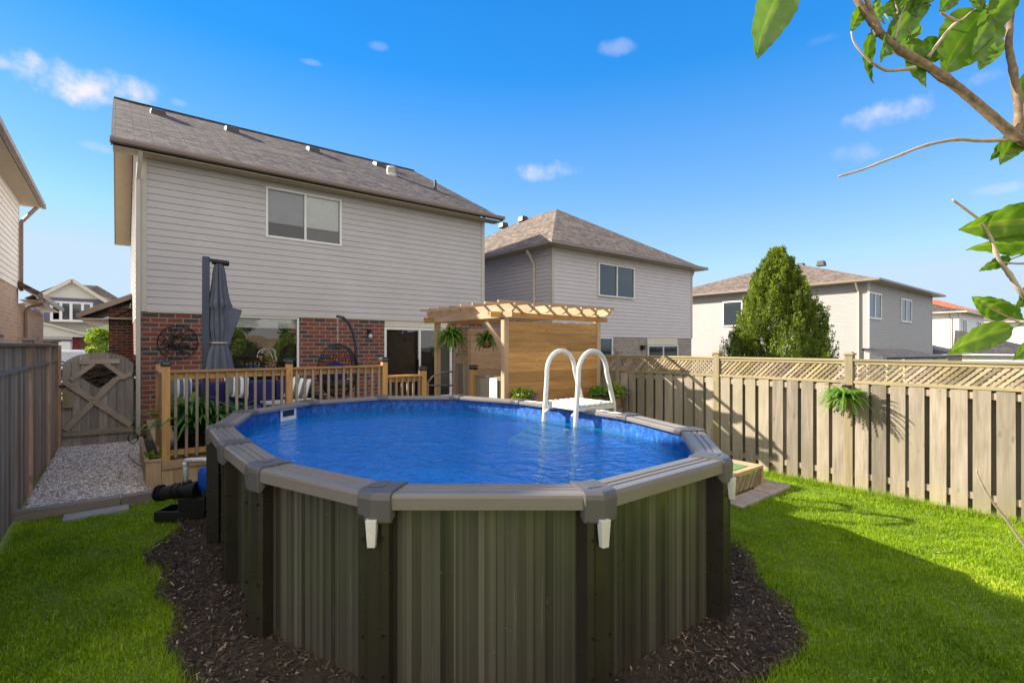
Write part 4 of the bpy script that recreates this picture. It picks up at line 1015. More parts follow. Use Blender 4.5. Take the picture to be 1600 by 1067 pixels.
m = MB(); m.prism([(sx(24), YS-6.1, sz(524)), (sx(52), YS-6.1, sz(504)), (sx(136), YS-6.1, sz(526)), (sx(136), YS-6.1, sz(528)), (sx(24), YS-6.1, sz(528))], (0,.3,0)); m.build('garage_gable', 'stucco', st)
m = MB(); m.prism([(sx(20), YS-6.3, sz(523)), (sx(52), YS-6.3, sz(501)), (sx(140), YS-6.3, sz(523)), (sx(140), YS-6.3, sz(525.5)), (sx(52), YS-6.3, sz(504)), (sx(20), YS-6.3, sz(526))], (0,6,0)); m.build('garage_roof', 'trim_pale', st)
m = MB(); m.bx(sx(80), sx(118), YS-6.15, YS-6.01, 0, sz(534)); m.build('garage_door', 'vinyl', st)
m = MB(); m.bx(sx(80)-.1, sx(118)+.1, YS-6.2, YS-6.02, sz(534), sz(531)); m.build('door_trim', 'purple_trim', st)
m = MB(); m.bx(sx(120), sx(150), YS-5, YS+.5, 0, sz(527)); m.build('porch_wall', 'brick_red', st)
m = MB(); m.bx(sx(121), sx(126), YS-5.1, YS-5.01, 1.5, sz(529)); m.build('banner', plain('red_cloth', (.5,.04,.05), .8), st)
# pickup parked across the street
def car(loc, rz):
    t = thing('parked_car', (0,0,0), 'white pickup parked across the street, seen over the garden gate', 'pickup')
    m = MB(); m.bx(-.95,.95,-2.7,2.7,.45,1.05); 
    m.hexa([(-.88,-1.2,1.05),(.88,-1.2,1.05),(.88,1.3,1.05),(-.88,1.3,1.05),(-.72,-.45,1.82),(.72,-.45,1.82),(.72,.95,1.82),(-.72,.95,1.82)])
    m.bx(-.93,-.85,1.3,2.7,1.05,1.25); m.bx(.85,.93,1.3,2.7,1.05,1.25)
    m.build('body', 'car_paint', t, bevel=.07)
    m = MB(); m.hexa([(-.78,-1.16,1.12),(.78,-1.16,1.12),(.78,-1.08,1.12),(-.78,-1.08,1.12),(-.66,-.56,1.72),(.66,-.56,1.72),(.66,-.46,1.72),(-.66,-.46,1.72)]); m.build('windscreen', 'pane', t)
    for s_ in (-1,1):
        m = MB(); m.hexa([(s_*.87,-.95,1.14),(s_*.9,-.95,1.14),(s_*.9,1.1,1.14),(s_*.87,1.1,1.14),(s_*.745,-.38,1.7),(s_*.76,-.38,1.7),(s_*.76,.85,1.7),(s_*.745,.85,1.7)]); m.build('side_window', 'pane', t)
        for y in (-1.7, 1.7):
            m = MB(); m.lathe([(.36,-.12),(.38,-.09),(.38,.09),(.36,.12)], (s_*.86, y, .38), 20, axis='x'); w = m.build('wheel', 'rubber', t)
            m = MB(); m.lathe([(.22,-.13),(.22,.13)], (s_*.86, y, .38), 14, axis='x'); m.build('rim', 'galv', w)
        m = MB(); m.bx(s_*.78-.13, s_*.78+.13, -2.74, -2.69, .75, .95); m.build('headlight', 'lamp_glass', t, bevel=.02)
    m = MB(); m.bx(-.6,.6,-2.75,-2.69,.6,.95); m.build('grille', 'black_metal', t, bevel=.02)
    t.location = loc; t.rotation_euler = (0,0,rz)
cp = PY(101, 541, 33); car((cp.x, 33, 0), R(6))

# ================================================================== FENCES
def picket_panel(m, y0, y1, x, z0, z1, w=.158, sp=.1935, side=-1, off=0):
    n_ = round((y1-y0)/sp); sp = (y1-y0+sp-w)/n_
    for k in range(n_):
        y = y0+off+k*sp+random.uniform(-.004,.004); dz = random.uniform(-.006,.006); ww = min(w+random.uniform(-.006,.006), y1+.05-y); t_ = random.uniform(-.004,.004)
        m.hexa([(x+side*.032, y, z0), (x+side*.014, y, z0), (x+side*.014, y+ww, z0), (x+side*.032, y+ww, z0), (x+side*.032+t_, y+t_, z1+dz), (x+side*.014+t_, y+t_, z1+dz), (x+side*.014+t_, y+ww+t_, z1+dz), (x+side*.032+t_, y+ww+t_, z1+dz)])
def right_fence():
    f = thing('right_fence', (7.92, 3, 0), 'weathered board fence with diagonal lattice top along the right side of the yard', 'fence')
    X = 7.92; ys = [-1.6, .40, 2.46, 4.39, 6.5, 8.6, 10.7, 12.7]
    for y in ys:
        m = MB(); m.bx(X-.05, X+.05, y-.05, y+.05, 0, 1.88); m.bx(X-.065, X+.065, y-.065, y+.065, 1.88, 1.905); p = m.build('post', 'olive_v' if y < 5 else 'grey_v', f, bevel=.004)
        m = MB(); m.hexa([(X-.045,y-.045,1.905),(X+.045,y-.045,1.905),(X+.045,y+.045,1.905),(X-.045,y+.045,1.905),(X-.03,y-.03,1.925),(X+.03,y-.03,1.925),(X+.03,y+.03,1.925),(X-.03,y+.03,1.925)]); m.build('post_cap', 'olive_h', p)
    for a, b in zip(ys[:-1], ys[1:]):
        a, b = a+.05, b-.05
        m = MB(); m.bx(X-.014, X+.02, a, b, .20, .28, .4); m.build('lower_rail', 'grey_h', f)
        m = MB(); m.bx(X-.014, X+.02, a, b, 1.38, 1.46, .6); m.build('upper_rail', 'grey_h', f)
        m = MB(); m.bx(X-.045, X+.045, a, b, 1.795, 1.825); m.bx(X-.03, X-.012, a, b, 1.755, 1.796); m.build('cap_rail', 'olive_h', f, bevel=.003)
        m = MB(); m.bx(X-.04, X+.03, a, b, 1.49, 1.53); m.build('lattice_rail', 'olive_h', f, bevel=.003)
        m = MB(); picket_panel(m, a, b, X, .05, 1.485, off=-.012); m.build('front_boards', 'grey_v', f, bevel=.003)
        m = MB(); picket_panel(m, a, b, X+.035, .05, 1.485, side=1, off=.085, w=.145); m.build('rear_boards', 'grey_v', f)
        m = MB(); z0, z1 = 1.53, 1.755; H = z1-z0
        for sgn, xx in ((-1, X-.016), (1, X-.006)):
            q = a-H
            while q < b:
                p0, p1 = q, q+H
                t0, t1 = max(a+.02, p0), min(b-.02, p1)
                if t1-t0 > .03:
                    f0, f1 = (t0-p0)/H, (t1-p0)/H
                    za, zb = (z0+H*f0, z0+H*f1) if sgn > 0 else (z1-H*f0, z1-H*f1)
                    m.bar((xx, t0, za), (xx, t1, zb), .030, .008, (1,0,0))
                q += .074+random.uniform(-.003,.003)
        m.build('lattice', 'lattice', f)
right_fence()
def left_fence():
    X = -.95
    f = thing('left_fence', (X, 9, 0), 'dark weathered board fence with flat post caps along the left gravel path', 'fence')
    ys = [4.1, 6.65, 9.25, 11.4, 12.72]
    for y in ys:
        m = MB(); m.bx(X-.055, X+.055, y-.055, y+.055, 0, 2.08); p = m.build('post', 'grey_dk_v', f, bevel=.004)
        m = MB(); m.bx(X-.09, X+.09, y-.09, y+.09, 2.08, 2.11); m.build('post_cap', 'grey_dk_h', p)
    for a, b in zip(ys[:-1], ys[1:]):
        a, b = a+.055, b-.055
        for q in ((X-.035, X+.06, a, b, 2.0, 2.035), (X-.02, X+.045, a, b, 1.70, 1.74), (X-.04, X-.0, a, b, .2, .29)):
            m = MB(); m.bx(*q); m.build('rail', 'grey_dk_h', f, bevel=.003)
        m = MB(); y = a+.005
        while y < b-.1:
            y2 = min(y+.137, b-.003); m.bx(X+.003, X+.02+random.uniform(0,.006), y, y2, .04, 1.70); y += .142
        m.build('boards', 'grey_dk_v', f, bevel=.002)
        m = MB(); y = a+.005
        while y < b-.1:
            y2 = min(y+.137, b-.003); m.bx(X-.02, X-.003, y, y2, 1.74, 2.0); y += .142
        m.build('upper_boards', 'grey_dk_v', f, bevel=.002)
left_fence()
# gate
GX0, GX1, GY = -.84, .24, 12.7
gt = thing('garden_gate', ((GX0+GX1)/2, GY, 0), 'arched weathered wooden gate with a cross brace and open diamond window', 'gate')
def arch(x): 
    t = (x-(GX0+GX1)/2)/((GX1-GX0)/2); return 1.56+.32*math.sqrt(max(0, 1-t*t*.92))
m = MB(); nb = 8; w = (GX1-GX0)/nb; gc = ((GX0+GX1)/2, 1.42)
dw, dh = .30, .26
for k in range(nb):
    x0, x1 = GX0+k*w+.003, GX0+(k+1)*w-.003; xm = (x0+x1)/2
    def dia(x): return max(0, 1-abs(x-gc[0])/dw)*dh
    za, zb = arch(x0), arch(x1)
    if max(dia(x0), dia(x1), dia(xm)) < .03:
        m.prism([(x0,GY,.08),(x1,GY,.08),(x1,GY,zb),(x0,GY,za)], (0,.02,0))
    else:
        m.prism([(x0,GY,.08),(x1,GY,.08),(x1,GY,gc[1]-dia(x1)),(xm,GY,gc[1]-dia(xm)),(x0,GY,gc[1]-dia(x0))], (0,.02,0))
        m.prism([(x0,GY,gc[1]+dia(x0)),(xm,GY,gc[1]+dia(xm)),(x1,GY,gc[1]+dia(x1)),(x1,GY,zb),(x0,GY,za)], (0,.02,0))
m.build('boards', 'gate_v', gt)
m = MB(); yb = GY-.022
m.bar((GX0+.01, yb, .32), (GX1-.01, yb, .32), .04, .10); 
m.bar((GX0+.04, yb, .40), (gc[0]+.26, yb, 1.35), .035, .10, r=.5); m.bar((gc[0]+.26+.0, yb, 1.35), (GX1-.03, yb, 1.44), .03, .08)
m.bar((GX1-.04, yb-.004, .40), (gc[0]-.5, yb-.004, 1.32), .035, .10, r=.6)
m.bar((gc[0]-.3, yb, 1.70), (gc[0]+.32, yb, 1.70), .035, .09); m.bar((gc[0]-.42, yb, 1.35), (gc[0]-.08, yb, 1.66), .03, .08); m.bar((gc[0]+.42, yb-.003, 1.35), (gc[0]+.10, yb-.003, 1.66), .03, .08)
m.build('brace', 'grey_h', gt, bevel=.003)
for z in (1.42, .42): m = MB(); m.bx(GX1-.02, GX1+.03, GY-.05, GY-.042, z-.03, z+.03); m.build('hinge', 'black_metal', gt)
m = MB(); m.bx(GX0-.04, GX0+.05, GY-.06, GY-.045, 1.22, 1.26); m.build('latch', 'black_metal', gt)
m = MB(); m.bx(-.90+.004, GX0-.012, GY-.045, GY+.045, 0, 2.02); tag(m.build('gate_post', 'cedar_pale_v', bevel=.004), 'tall brown post holding the latch side of the garden gate', 'post')
m = MB(); bp = Vector((GX0+.09, GY-.09, .95)); m.bx(bp.x-.08, bp.x+.08, bp.y, bp.y+.06, .83, 1.12); mbx = m.build('gate_box', 'olive_v', bevel=.004); tag(mbx, 'small wooden box fixed to the left side of the garden gate', 'box')
# firewood-like twig screen seen through the gate
m = MB()
for k in range(160):
    x = random.uniform(-.9, .3); z = random.uniform(.9, 1.62); y = 15+random.uniform(-.2,.2); a = random.uniform(-.4,.4); L = random.uniform(.15,.4)
    m.tube([(x-L*math.cos(a), y, z-L*math.sin(a)), (x, y+random.uniform(-.05,.05), z+.02), (x+L*math.cos(a), y, z+L*math.sin(a))], random.uniform(.006,.02), 5)
m.bx(-1.0,.3,15.25,15.3,.05,1.6)
tag(m.build('brush_pile', 'bark_dk'), 'dark tangled stack of branches behind the garden gate', 'brush pile')

# timber edging, slab
m = MB(); m.bx(-.93, .02, 7.84, 7.97, 0, .135); m.bx(.025, .36, 7.84, 7.97, 0, .13); tag(m.build('timber_edging', 'grey_dk_h', bevel=.008), 'dark weathered timber edging holding back the gravel path', 'edging')
m = MB(); a, b, c, d = PG(95,820,.03), PG(176,803,.03), PG(187,795,.03), PG(108,811,.03)
m.hexa([(-.50,7.55,.0),(.1,7.6,.0),(.1,7.82,.0),(-.50,7.80,.0),(-.50,7.55,.035),(.1,7.6,.035),(.1,7.82,.035),(-.50,7.80,.035)]); tag(m.build('paving_slab', 'stone_slab', bevel=.006), 'long pale grey paving slab lying in front of the timber edging', 'slab')

# ================================================================== DECK
DZ = .40; DX0, DX1, DY0, DY1 = .47, 7.8, 8.40, 13.33
deck = thing('deck', ((DX0+DX1)/2, (DY0+DY1)/2, 0), 'low wooden deck between the pool and the brick house wall', 'deck')
m = MB(); y = DY0
while y < DY1-.05:
    m.bx(DX0, DX1, y, min(y+.135, DY1), DZ-.035, DZ); y += .14
m.build('deck_boards', 'cedar_pale_h', deck)
m = MB(); x = DX0
while x < DX1: m.bx(x, min(x+.137, DX1), DY0+.002, DY0+.022, .02, DZ-.037); x += .142
y = DY0+.024
while y < DY1: m.bx(DX0+.002, DX0+.022, y, min(y+.137,DY1), .02, DZ-.037); y += .142
m.build('skirt_boards', 'cedar_pale_v', deck)
m = MB(); m.bx(DX0, DX1, DY0-.02, DY0, DZ-.11, DZ-.01); m.build('rim_board', 'cedar_pale_h', deck)
RZ = 1.66
rail = thing('deck_railing', (2.1, DY0, DZ), 'wooden deck railing with grey square balusters behind the pool', 'railing')
posts = [(.52, 1.76), (2.14, 1.76), (3.76, 1.76), (4.55, 1.58)]
def capmodel(x, y, z, parent):
    m = MB(); m.bx(x-.06, x+.06, y-.06, y+.06, z, z+.035); m.hexa([(x-.085,y-.085,z+.05),(x+.085,y-.085,z+.05),(x+.085,y+.085,z+.05),(x-.085,y+.085,z+.05),(x-.045,y-.045,z+.085),(x+.045,y-.045,z+.085),(x+.045,y+.045,z+.085),(x-.045,y+.045,z+.085)])
    c = m.build('solar_cap', 'black_plastic', parent, bevel=.003)
    m = MB(); m.bx(x-.045, x+.045, y-.045, y+.045, z+.035, z+.05); m.build('lens', 'lamp_glass', c)
for x, z in posts:
    m = MB(); m.bx(x-.048, x+.048, DY0+.0, DY0+.096, DZ-.0, z-.04); p = m.build('post', 'cedar_v', rail, bevel=.004); capmodel(x, DY0+.048, z-.04, p)
def rail_seg(x0, x1, zt, n):
    yc = DY0+.048
    m = MB(); m.bx(x0, x1, yc-.06, yc+.06, zt-.035, zt); m.bx(x0, x1, yc-.005, yc+.03, zt-.125, zt-.034); m.build('top_rail', 'cedar_h', rail, bevel=.003)
    m = MB(); m.bx(x0, x1, yc-.005, yc+.03, DZ+.06, DZ+.14); m.build('bottom_rail', 'cedar_h', rail, bevel=.003)
    for k in range(n):
        x = x0 + (k+.5)*(x1-x0)/n; m = MB(); m.bx(x-.018, x+.018, yc-.045, yc-.007, DZ+.03, zt-.037); m.build('baluster', 'baluster', rail, bevel=.002)
rail_seg(.568, 2.092, RZ, 12); rail_seg(2.188, 3.712, RZ, 12); rail_seg(3.808, 4.502, 1.47, 6)
# left solid end panel
m = MB(); y = DY0+.10
m.bx(.50, .52, DY0+.1, 9.75, DZ+.02, RZ-.06); m.bx(.46, .60, DY0+.1, 9.8, RZ-.055, RZ-.02)
tag(m.build('end_screen', 'grey_dk_v', bevel=.003), 'solid grey screen closing the left end of the deck', 'screen')
m = MB(); m.bx(.47,.57,9.8,9.9,0,1.72); p = m.build('corner_post', 'cedar_v'); tag(p, 'cedar post with a dark solar cap next to the downspout, behind the grey screen', 'post'); capmodel(.52, 9.85, 1.72, p)
# long planter at the left side
pl = thing('planter_box', (.36, 9.6, 0), 'long narrow cedar planter box against the left end of the deck', 'planter')
m = MB(); y = 8.42
while y < 10.7: m.bx(.29, .31, y, y+.137, .02, .41); y += .142
m.bx(.29, .465, 8.40, 8.42, .02, .41); m.build('side_boards', 'cedar_pale_v', pl)
m = MB(); m.bx(.275, .33, 8.39, 10.7, .41, .44); m.bx(.331, .465, 8.385, 8.44, .41, .44); m.build('top_rail', 'cedar_pale_h', pl, bevel=.003)
m = MB(); m.bx(.33,.465,8.44,10.7,.3,.36); m.build('soil', 'soil', pl)
# gate handrails leading off the deck (curved stair rail)
sr = thing('stair_rail', (4.9, 8.6, DZ), 'dark curved wooden stair handrail on the deck in front of the sliding door', 'handrail')
for (y, s) in ((8.46, 1),):
    m = MB(); pts = [PY(a, b, 8.9) for a, b in ((668,598),(676,588),(690,582),(708,580))]; m.tube(pts, .02, 8); m.build('handrail', 'grey_dk_h', sr, smooth=True)
    m = MB(); pts = [PY(a, b, 8.9) for a, b in ((668,602),(708,602))]; m.tube(pts, .018, 8); m.build('lower_rail', 'grey_dk_h', sr, smooth=True)
m = MB(); a = PY(708, 580, 8.9); m.bx(a.x-.02, a.x+.02, a.y-.02, a.y+.02, DZ, a.z); a = PY(668, 598, 8.9); m.bx(a.x-.02, a.x+.02, a.y-.02, a.y+.02, DZ, a.z); m.build('upright', 'grey_dk_v', sr)

# ================================================================== PERGOLA
pg = thing('pergola', (6.5, 8.05, 0), 'small cedar pergola with notched rafters over the deck corner', 'pergola')
PXa, PXb, PYa, PYb = 5.32, 7.72, 6.90, 9.25
for x in (PXa, PXb):
    for y in (PYa, PYb):
        m = MB(); m.bx(x-.05, x+.05, y-.05, y+.05, 0, 2.50); m.build('post', 'cedar_pale_v', pg, bevel=.004)
for y in (PYa, PYb): m = MB(); m.bx(PXa-.32, PXb+.30, y-.022, y+.022, 2.503, 2.60); m.build('header', 'cedar_h', pg, bevel=.003)
m = MB()
for x in (PXa-.075, PXb+.075): m.bx(x-.02, x+.02, PYa-.40, PYb+.40, 2.49, 2.58) if False else None
for x in (PXa-.075,): m.bx(x-.02, x+.02, PYa-.022-.30, PYa-.024, 2.50, 2.60), m.bx(x-.02, x+.02, PYa+.024, PYb-.024, 2.50, 2.60), m.bx(x-.02, x+.02, PYb+.024, PYb+.40, 2.50, 2.60)
m.build('side_beam', 'cedar_pale_h', pg, bevel=.003)
for k in range(7):
    x = PXa-.02+k*(PXb-PXa+.04)/6; m = MB(); y0, y1 = PYa-.34, PYb+.40
    m.prism([(x-.02, y0, 2.66), (x-.02, y0+.12, 2.603), (x-.02, y1-.12, 2.603), (x-.02, y1, 2.66), (x-.02, y1, 2.74), (x-.02, y0, 2.74)], (.04,0,0)); m.build('rafter', 'cedar_pale_h', pg, bevel=.003)
for k in range(8):
    y = PYa-.2+k*.39; m = MB(); m.bx(PXa-.30, PXb+.28, y-.02, y+.02, 2.742, 2.785); m.build('purlin', 'cedar_pale_h', pg, bevel=.003)
for q in (((PXa, PYa+.05, 1.98), (PXa, PYa+.62, 2.50)), ((PXa, PYb-.05, 2.0), (PXa, PYb-.55, 2.50)), ((PXa+.05, PYb, 2.0), (PXa+.55, PYb, 2.50))):
    m = MB(); m.bar(*q, .04, .09); m.build('brace', 'cedar_pale_v', pg, bevel=.003)
# privacy wall
pw = thing('privacy_wall', (6.5, 6.9, 0), 'orange-brown horizontal board privacy wall behind the pool ladder', 'screen wall')
m = MB(); z = .08
while z < 2.42:
    zz = min(z+.178, 2.44); cut = random.uniform(PXa+.7, PXb-.7)
    
    if random.random() < .35: m.bx(PXa+.052, cut-.001, PYa-.045, PYa-.020, z, zz); m.bx(cut+.001, PXb-.052, PYa-.045, PYa-.020, z, zz)
    else: m.bx(PXa+.052, PXb-.052, PYa-.045+random.uniform(0,.004), PYa-.020, z, zz)
    z += .182
m.build('boards', 'cedar_h', pw, bevel=.003)
pw2 = thing('privacy_panel', (7.8, 10.6, 0), 'tall dim horizontal board panel against the right fence under the pergola', 'screen wall')
m = MB(); z = .3
while z < 2.42: m.bx(7.80, 7.825, 9.5, 11.7, z, z+.178); z += .182
m.build('boards', 'cedar_pale_h', pw2, bevel=.003); 
for y in (11.7, 9.4): m = MB(); m.bx(7.78,7.87,y,y+.095,0,2.5); m.build('post', 'cedar_pale_v', pw2)
def butterfly(px, py, label):
    c = PX(px, py, 7.785); m = MB()
    for s in (-1,1):
        m.prism([c+Vector((0,0,0)), c+Vector((0,s*.09,.07)), c+Vector((0,s*.12,.02)), c+Vector((0,s*.05,-.01)), c+Vector((0,s*.08,-.06)), c+Vector((0,s*.03,-.06))], (.008,0,0))
    m.tube([c+Vector((-.004,0,.05)), c+Vector((-.004,0,-.08))], .008, 6)
    tag(m.build('metal_butterfly', 'black_metal'), label, 'wall ornament')
butterfly(757, 528, 'small black metal winged ornament on the dim board panel')
# grey boards + sign between rail post and pergola corner
m = MB(); y = 6.97
while y < 7.74: m.bx(5.30, 5.32, y, y+.13, .1, 1.42); y += .135
m.bx(5.29,5.34,6.96,7.78,1.42,1.46)
tag(m.build('side_screen', 'grey_v', bevel=.003), 'low grey board screen beside the pergola corner behind the green sign', 'screen')
m = MB(); m.bx(5.25,5.35,7.80,7.90,.0,1.56); p = m.build('screen_post', 'cedar_v', bevel=.004); tag(p, 'cedar post with dark solar cap left of the pale green sign', 'post'); capmodel(5.30, 7.85, 1.56, p)
sg = PX(770, 603, 5.24)
sign = thing('rules_sign', (5.24, sg.y, sg.z), 'pale green rectangular sign with lines of writing hung on the grey screen', 'sign')
m = MB(); m.bx(5.245, 5.262, sg.y-.115, sg.y+.115, sg.z-.30, sg.z+.14); m.build('board', 'green_sign', sign, bevel=.006)
m = MB()
for k in range(7): m.bx(5.242, 5.2445, sg.y-.08+random.uniform(0,.02), sg.y+.08-random.uniform(0,.04), sg.z+.09-k*.05, sg.z+.10-k*.05)
m.build('writing', 'ink', sign)

# ---- generic plants
def fern(c, rad, n, mat='leaf_fern', droop=.9, up=.25, lw=.05, name='foliage', parent=None, nl=12):
    c = Vector(c); V = []; rr = []
    for k in range(n):
        a = random.uniform(0, 2*math.pi); L = rad*random.uniform(.7, 1.1); e0 = random.uniform(.2, 1.1); dr_ = droop*random.uniform(.7,1.2)
        pts = []
        for t in np.linspace(0, 1, nl):
            rr_ = L*t*(.95-.15*t); z = up*L*math.sin(e0)*2*t - dr_*L*t*t*.9; pts.append(c+Vector((math.cos(a)*rr_, math.sin(a)*rr_, z)))
        g = random.random()
        for i in range(1, nl):
            d = (pts[i]-pts[i-1]).normalized(); sd = d.cross(Vector((0,0,1))); sd.normalize() if sd.length > 1e-4 else None
            w = lw*(1-.75*i/nl)*(1.1 if i > 1 else .5); stp = (pts[i]-pts[i-1]).length
            for s in (-1,1):
                tip = pts[i]+sd*s*w+d*stp*.7-Vector((0,0,w*.25)); V.append([pts[i-1], pts[i-1].lerp(tip,.55)-d*stp*.25, tip, pts[i]]); rr.append(min(1, max(0, g*.7+random.uniform(0,.3))))
    return quads_mesh(name, np.array([[tuple(p) for p in q] for q in V]), mat, rr, parent)
def leafcloud(name, pts, size, mat, parent=None, asp=.55, up=0.0, outward=None, rr=None):
    pts = np.array(pts); n = len(pts); d = rng.normal(0,1,(n,3)); d[:,2] += up
    if outward is not None: d += outward
    d /= np.linalg.norm(d, axis=1)[:,None]; o = rng.normal(0,1,(n,3)); s = np.cross(d, o); s /= np.linalg.norm(s, axis=1)[:,None]
    L = size*rng.uniform(.6,1.3,n)[:,None]; Wd = L*asp
    q = np.stack([pts, pts+d*L*.5+s*Wd*.5, pts+d*L, pts+d*L*.5-s*Wd*.5], 1)
    return quads_mesh(name, q, mat, rng.uniform(0,1,n) if rr is None else rr, parent)
def basket_fern(loc, rad, label, n=70, hang=2.5, name='hanging_fern'):
    t = thing(name, loc, label, 'plant'); x, y, z = loc
    m = MB(); m.lathe([(.06,-.14),(.12,-.10),(.14,.0),(.13,.0)], loc, 16); m.build('pot', 'terracotta', t, smooth=True)
    m = MB()
    for a in (0, 2.1, 4.2): m.tube([(x+.13*math.cos(a), y+.13*math.sin(a), z), (x, y, hang)], .003, 4)
    m.build('hanger', 'black_metal', t)
    fern((x, y, z+.02), rad*1.5, int(n*2.6), parent=t, up=.75, droop=1.0, lw=.038); return t
hf = PX(713, 531, 5.34)
basket_fern((5.22, hf.y, hf.z), .30, 'bushy green fern hanging in a basket from the left pergola beam', 90, 2.5)
h2 = PX(783, 536, 5.9); basket_fern((6.35, 8.9, 2.1), .24, 'smaller dark fern hanging deep under the pergola near the corner post', 60, 2.6)
# string lights under the pergola
sl_ = thing('string_lights', (6.5, 7.1, 2.45), 'string of clear bulbs hung under the pergola front beam', 'string lights')
m = MB(); bul = []
for k in range(7):
    xa, xb = PXa+.1+k*.33, PXa+.1+(k+1)*.33; m.tube([(xa,7.0,2.47),((xa+xb)/2,7.0,2.44),(xb,7.0,2.47)], .004, 4); bul.append(((xa+xb)/2, 7.0, 2.43))
m.build('cable', 'black_metal', sl_)
for b in bul:
    m = MB(); m.lathe([(.012,.0),(.014,-.02),(.03,-.05),(.028,-.075),(.01,-.09)], b, 10); m.build('bulb', 'lamp_glass', sl_, smooth=True)
# flower planters at the foot of the privacy wall
def flowers(loc, rad, label, yel):
    t = thing('flower_pot', loc, label, 'plant'); x, y, z = loc
    m = MB(); m.lathe([(.09,0),(.14,.2),(.15,.22),(.13,.22)], (x,y,z-.32), 14); m.build('pot', 'terracotta', t); 
    n = 900; p = rng.normal(0,1,(n,3)); p /= np.linalg.norm(p,axis=1)[:,None]; p *= rng.uniform(.3,1,n)[:,None]**.5*rad; p[:,2] *= .7; p += np.array(loc)
    leafcloud('leaves', p, .06, 'leaf_bush' if yel else 'leaf_fern', t)
    n = 110; p = rng.normal(0,1,(n,3)); p /= np.linalg.norm(p,axis=1)[:,None]; p *= rad*.98; p[:,2] *= .6; p[:,2] -= rad*.1; p[:,0] += rad*.35; p += np.array(loc); leafcloud('blossom', p, .045, 'petal', t, asp=.9)
    return t
f1 = PY(815, 612, 6.72); flowers((f1.x, 6.70, 1.13), .20, 'yellow-green leafy pot with purple blooms in front of the privacy wall, left one', True)
f1 = PY(935, 618, 6.55); flowers((f1.x, 6.55, 1.10), .17, 'leafy pot of purple flowers seen through the right ladder handrail', False)
f1 = PY(962, 625, 6.3); flowers((f1.x, 6.3, 1.12), .22, 'trailing pot of purple flowers right of the ladder, beside the fence', True)
m = MB(); m.bx(5.45, 7.7, 6.22, 6.86, .0, .80); tag(m.build('potting_ledge', 'grey_dk_h'), 'grey wooden ledge at the foot of the privacy wall carrying the flower pots', 'ledge')

# fern on the right fence post
ff = thing('fence_fern', (7.76, 2.46, 1.32), 'bright green fern in a small pot on the sunny fence post', 'plant')
m = MB(); m.lathe([(.04,-.12),(.07,-.02),(.075,.0),(.065,.0)], (7.74, 2.46, 1.30), 12); m.build('pot', 'terracotta', ff)
m = MB(); m.bx(7.75,7.87,2.42,2.5,1.44,1.47); m.build('bracket', 'black_metal', ff)
fern((7.74, 2.46, 1.30), .40, 140, parent=ff, up=.6, droop=.9, lw=.035)
m = MB(); m.tube([(7.86, 2.4, 1.74), (7.85, 2.42, 1.5), (7.86, 2.50, 1.2)], .006, 5)

# deck plants behind the railing
def blade_plant(loc, n, L, mat, label, w=.035, name='potted_plant'):
    t = thing(name, loc, label, 'plant'); x, y, z = loc
    m = MB(); pr_ = .2 if name == 'seedling' else 1; m.lathe([(.13*pr_,0),(.18*pr_,.28),(.19*pr_,.30),(.165*pr_,.30)], loc, 16); m.build('pot', 'black_plastic', t)
    V = []; rr = []
    for k in range(n):
        a = random.uniform(0, 2*math.pi); l = L*random.uniform(.6,1.15); el = random.uniform(.5,1.45); g = random.random(); prev = None
        b = Vector((x+random.uniform(-.12,.12), y+random.uniform(-.1,.1), z+.3)); N = 7; pts = []; 
        for i in range(N+1):
            t_ = i/N; h = l*t_; pts.append(b+Vector((math.cos(a)*math.cos(el)*h, math.sin(a)*math.cos(el)*h, math.sin(el)*h-.55*l*t_*t_*t_)))
        for i in range(N):
            d = (pts[i+1]-pts[i]).normalized(); sd = d.cross(Vector((0,0,1))).normalized()
            f = lambda s: w*math.sin(math.pi*min(1, (.12+s*.88)))*1.0
            w0, w1 = f(i/N), f((i+1)/N); V.append([pts[i]-sd*w0, pts[i]+sd*w0, pts[i+1]+sd*w1, pts[i+1]-sd*w1]); rr.append(g)
    quads_mesh('foliage', np.array([[tuple(p) for p in q] for q in V]), mat, rr, t); return t
blade_plant((.95, 8.82, DZ), 220, .95, 'leaf_deck', 'large arching green leafy plant behind the left deck railing')
blade_plant((1.38, 8.9, DZ), 170, .8, 'leaf_deck', 'second arching leafy plant right of the largest one behind the railing', .035)
blade_plant((.85, 9.5, DZ), 90, .95, 'leaf_bush', 'yellow-green leafy plant farthest back at the left deck corner', .04)
tp = P(268, 675, 6.9)
blade_plant((.40, 8.7, .10), 9, .3, 'leaf_bush', 'small yellow-green seedling growing in the long planter box', .02, 'seedling')
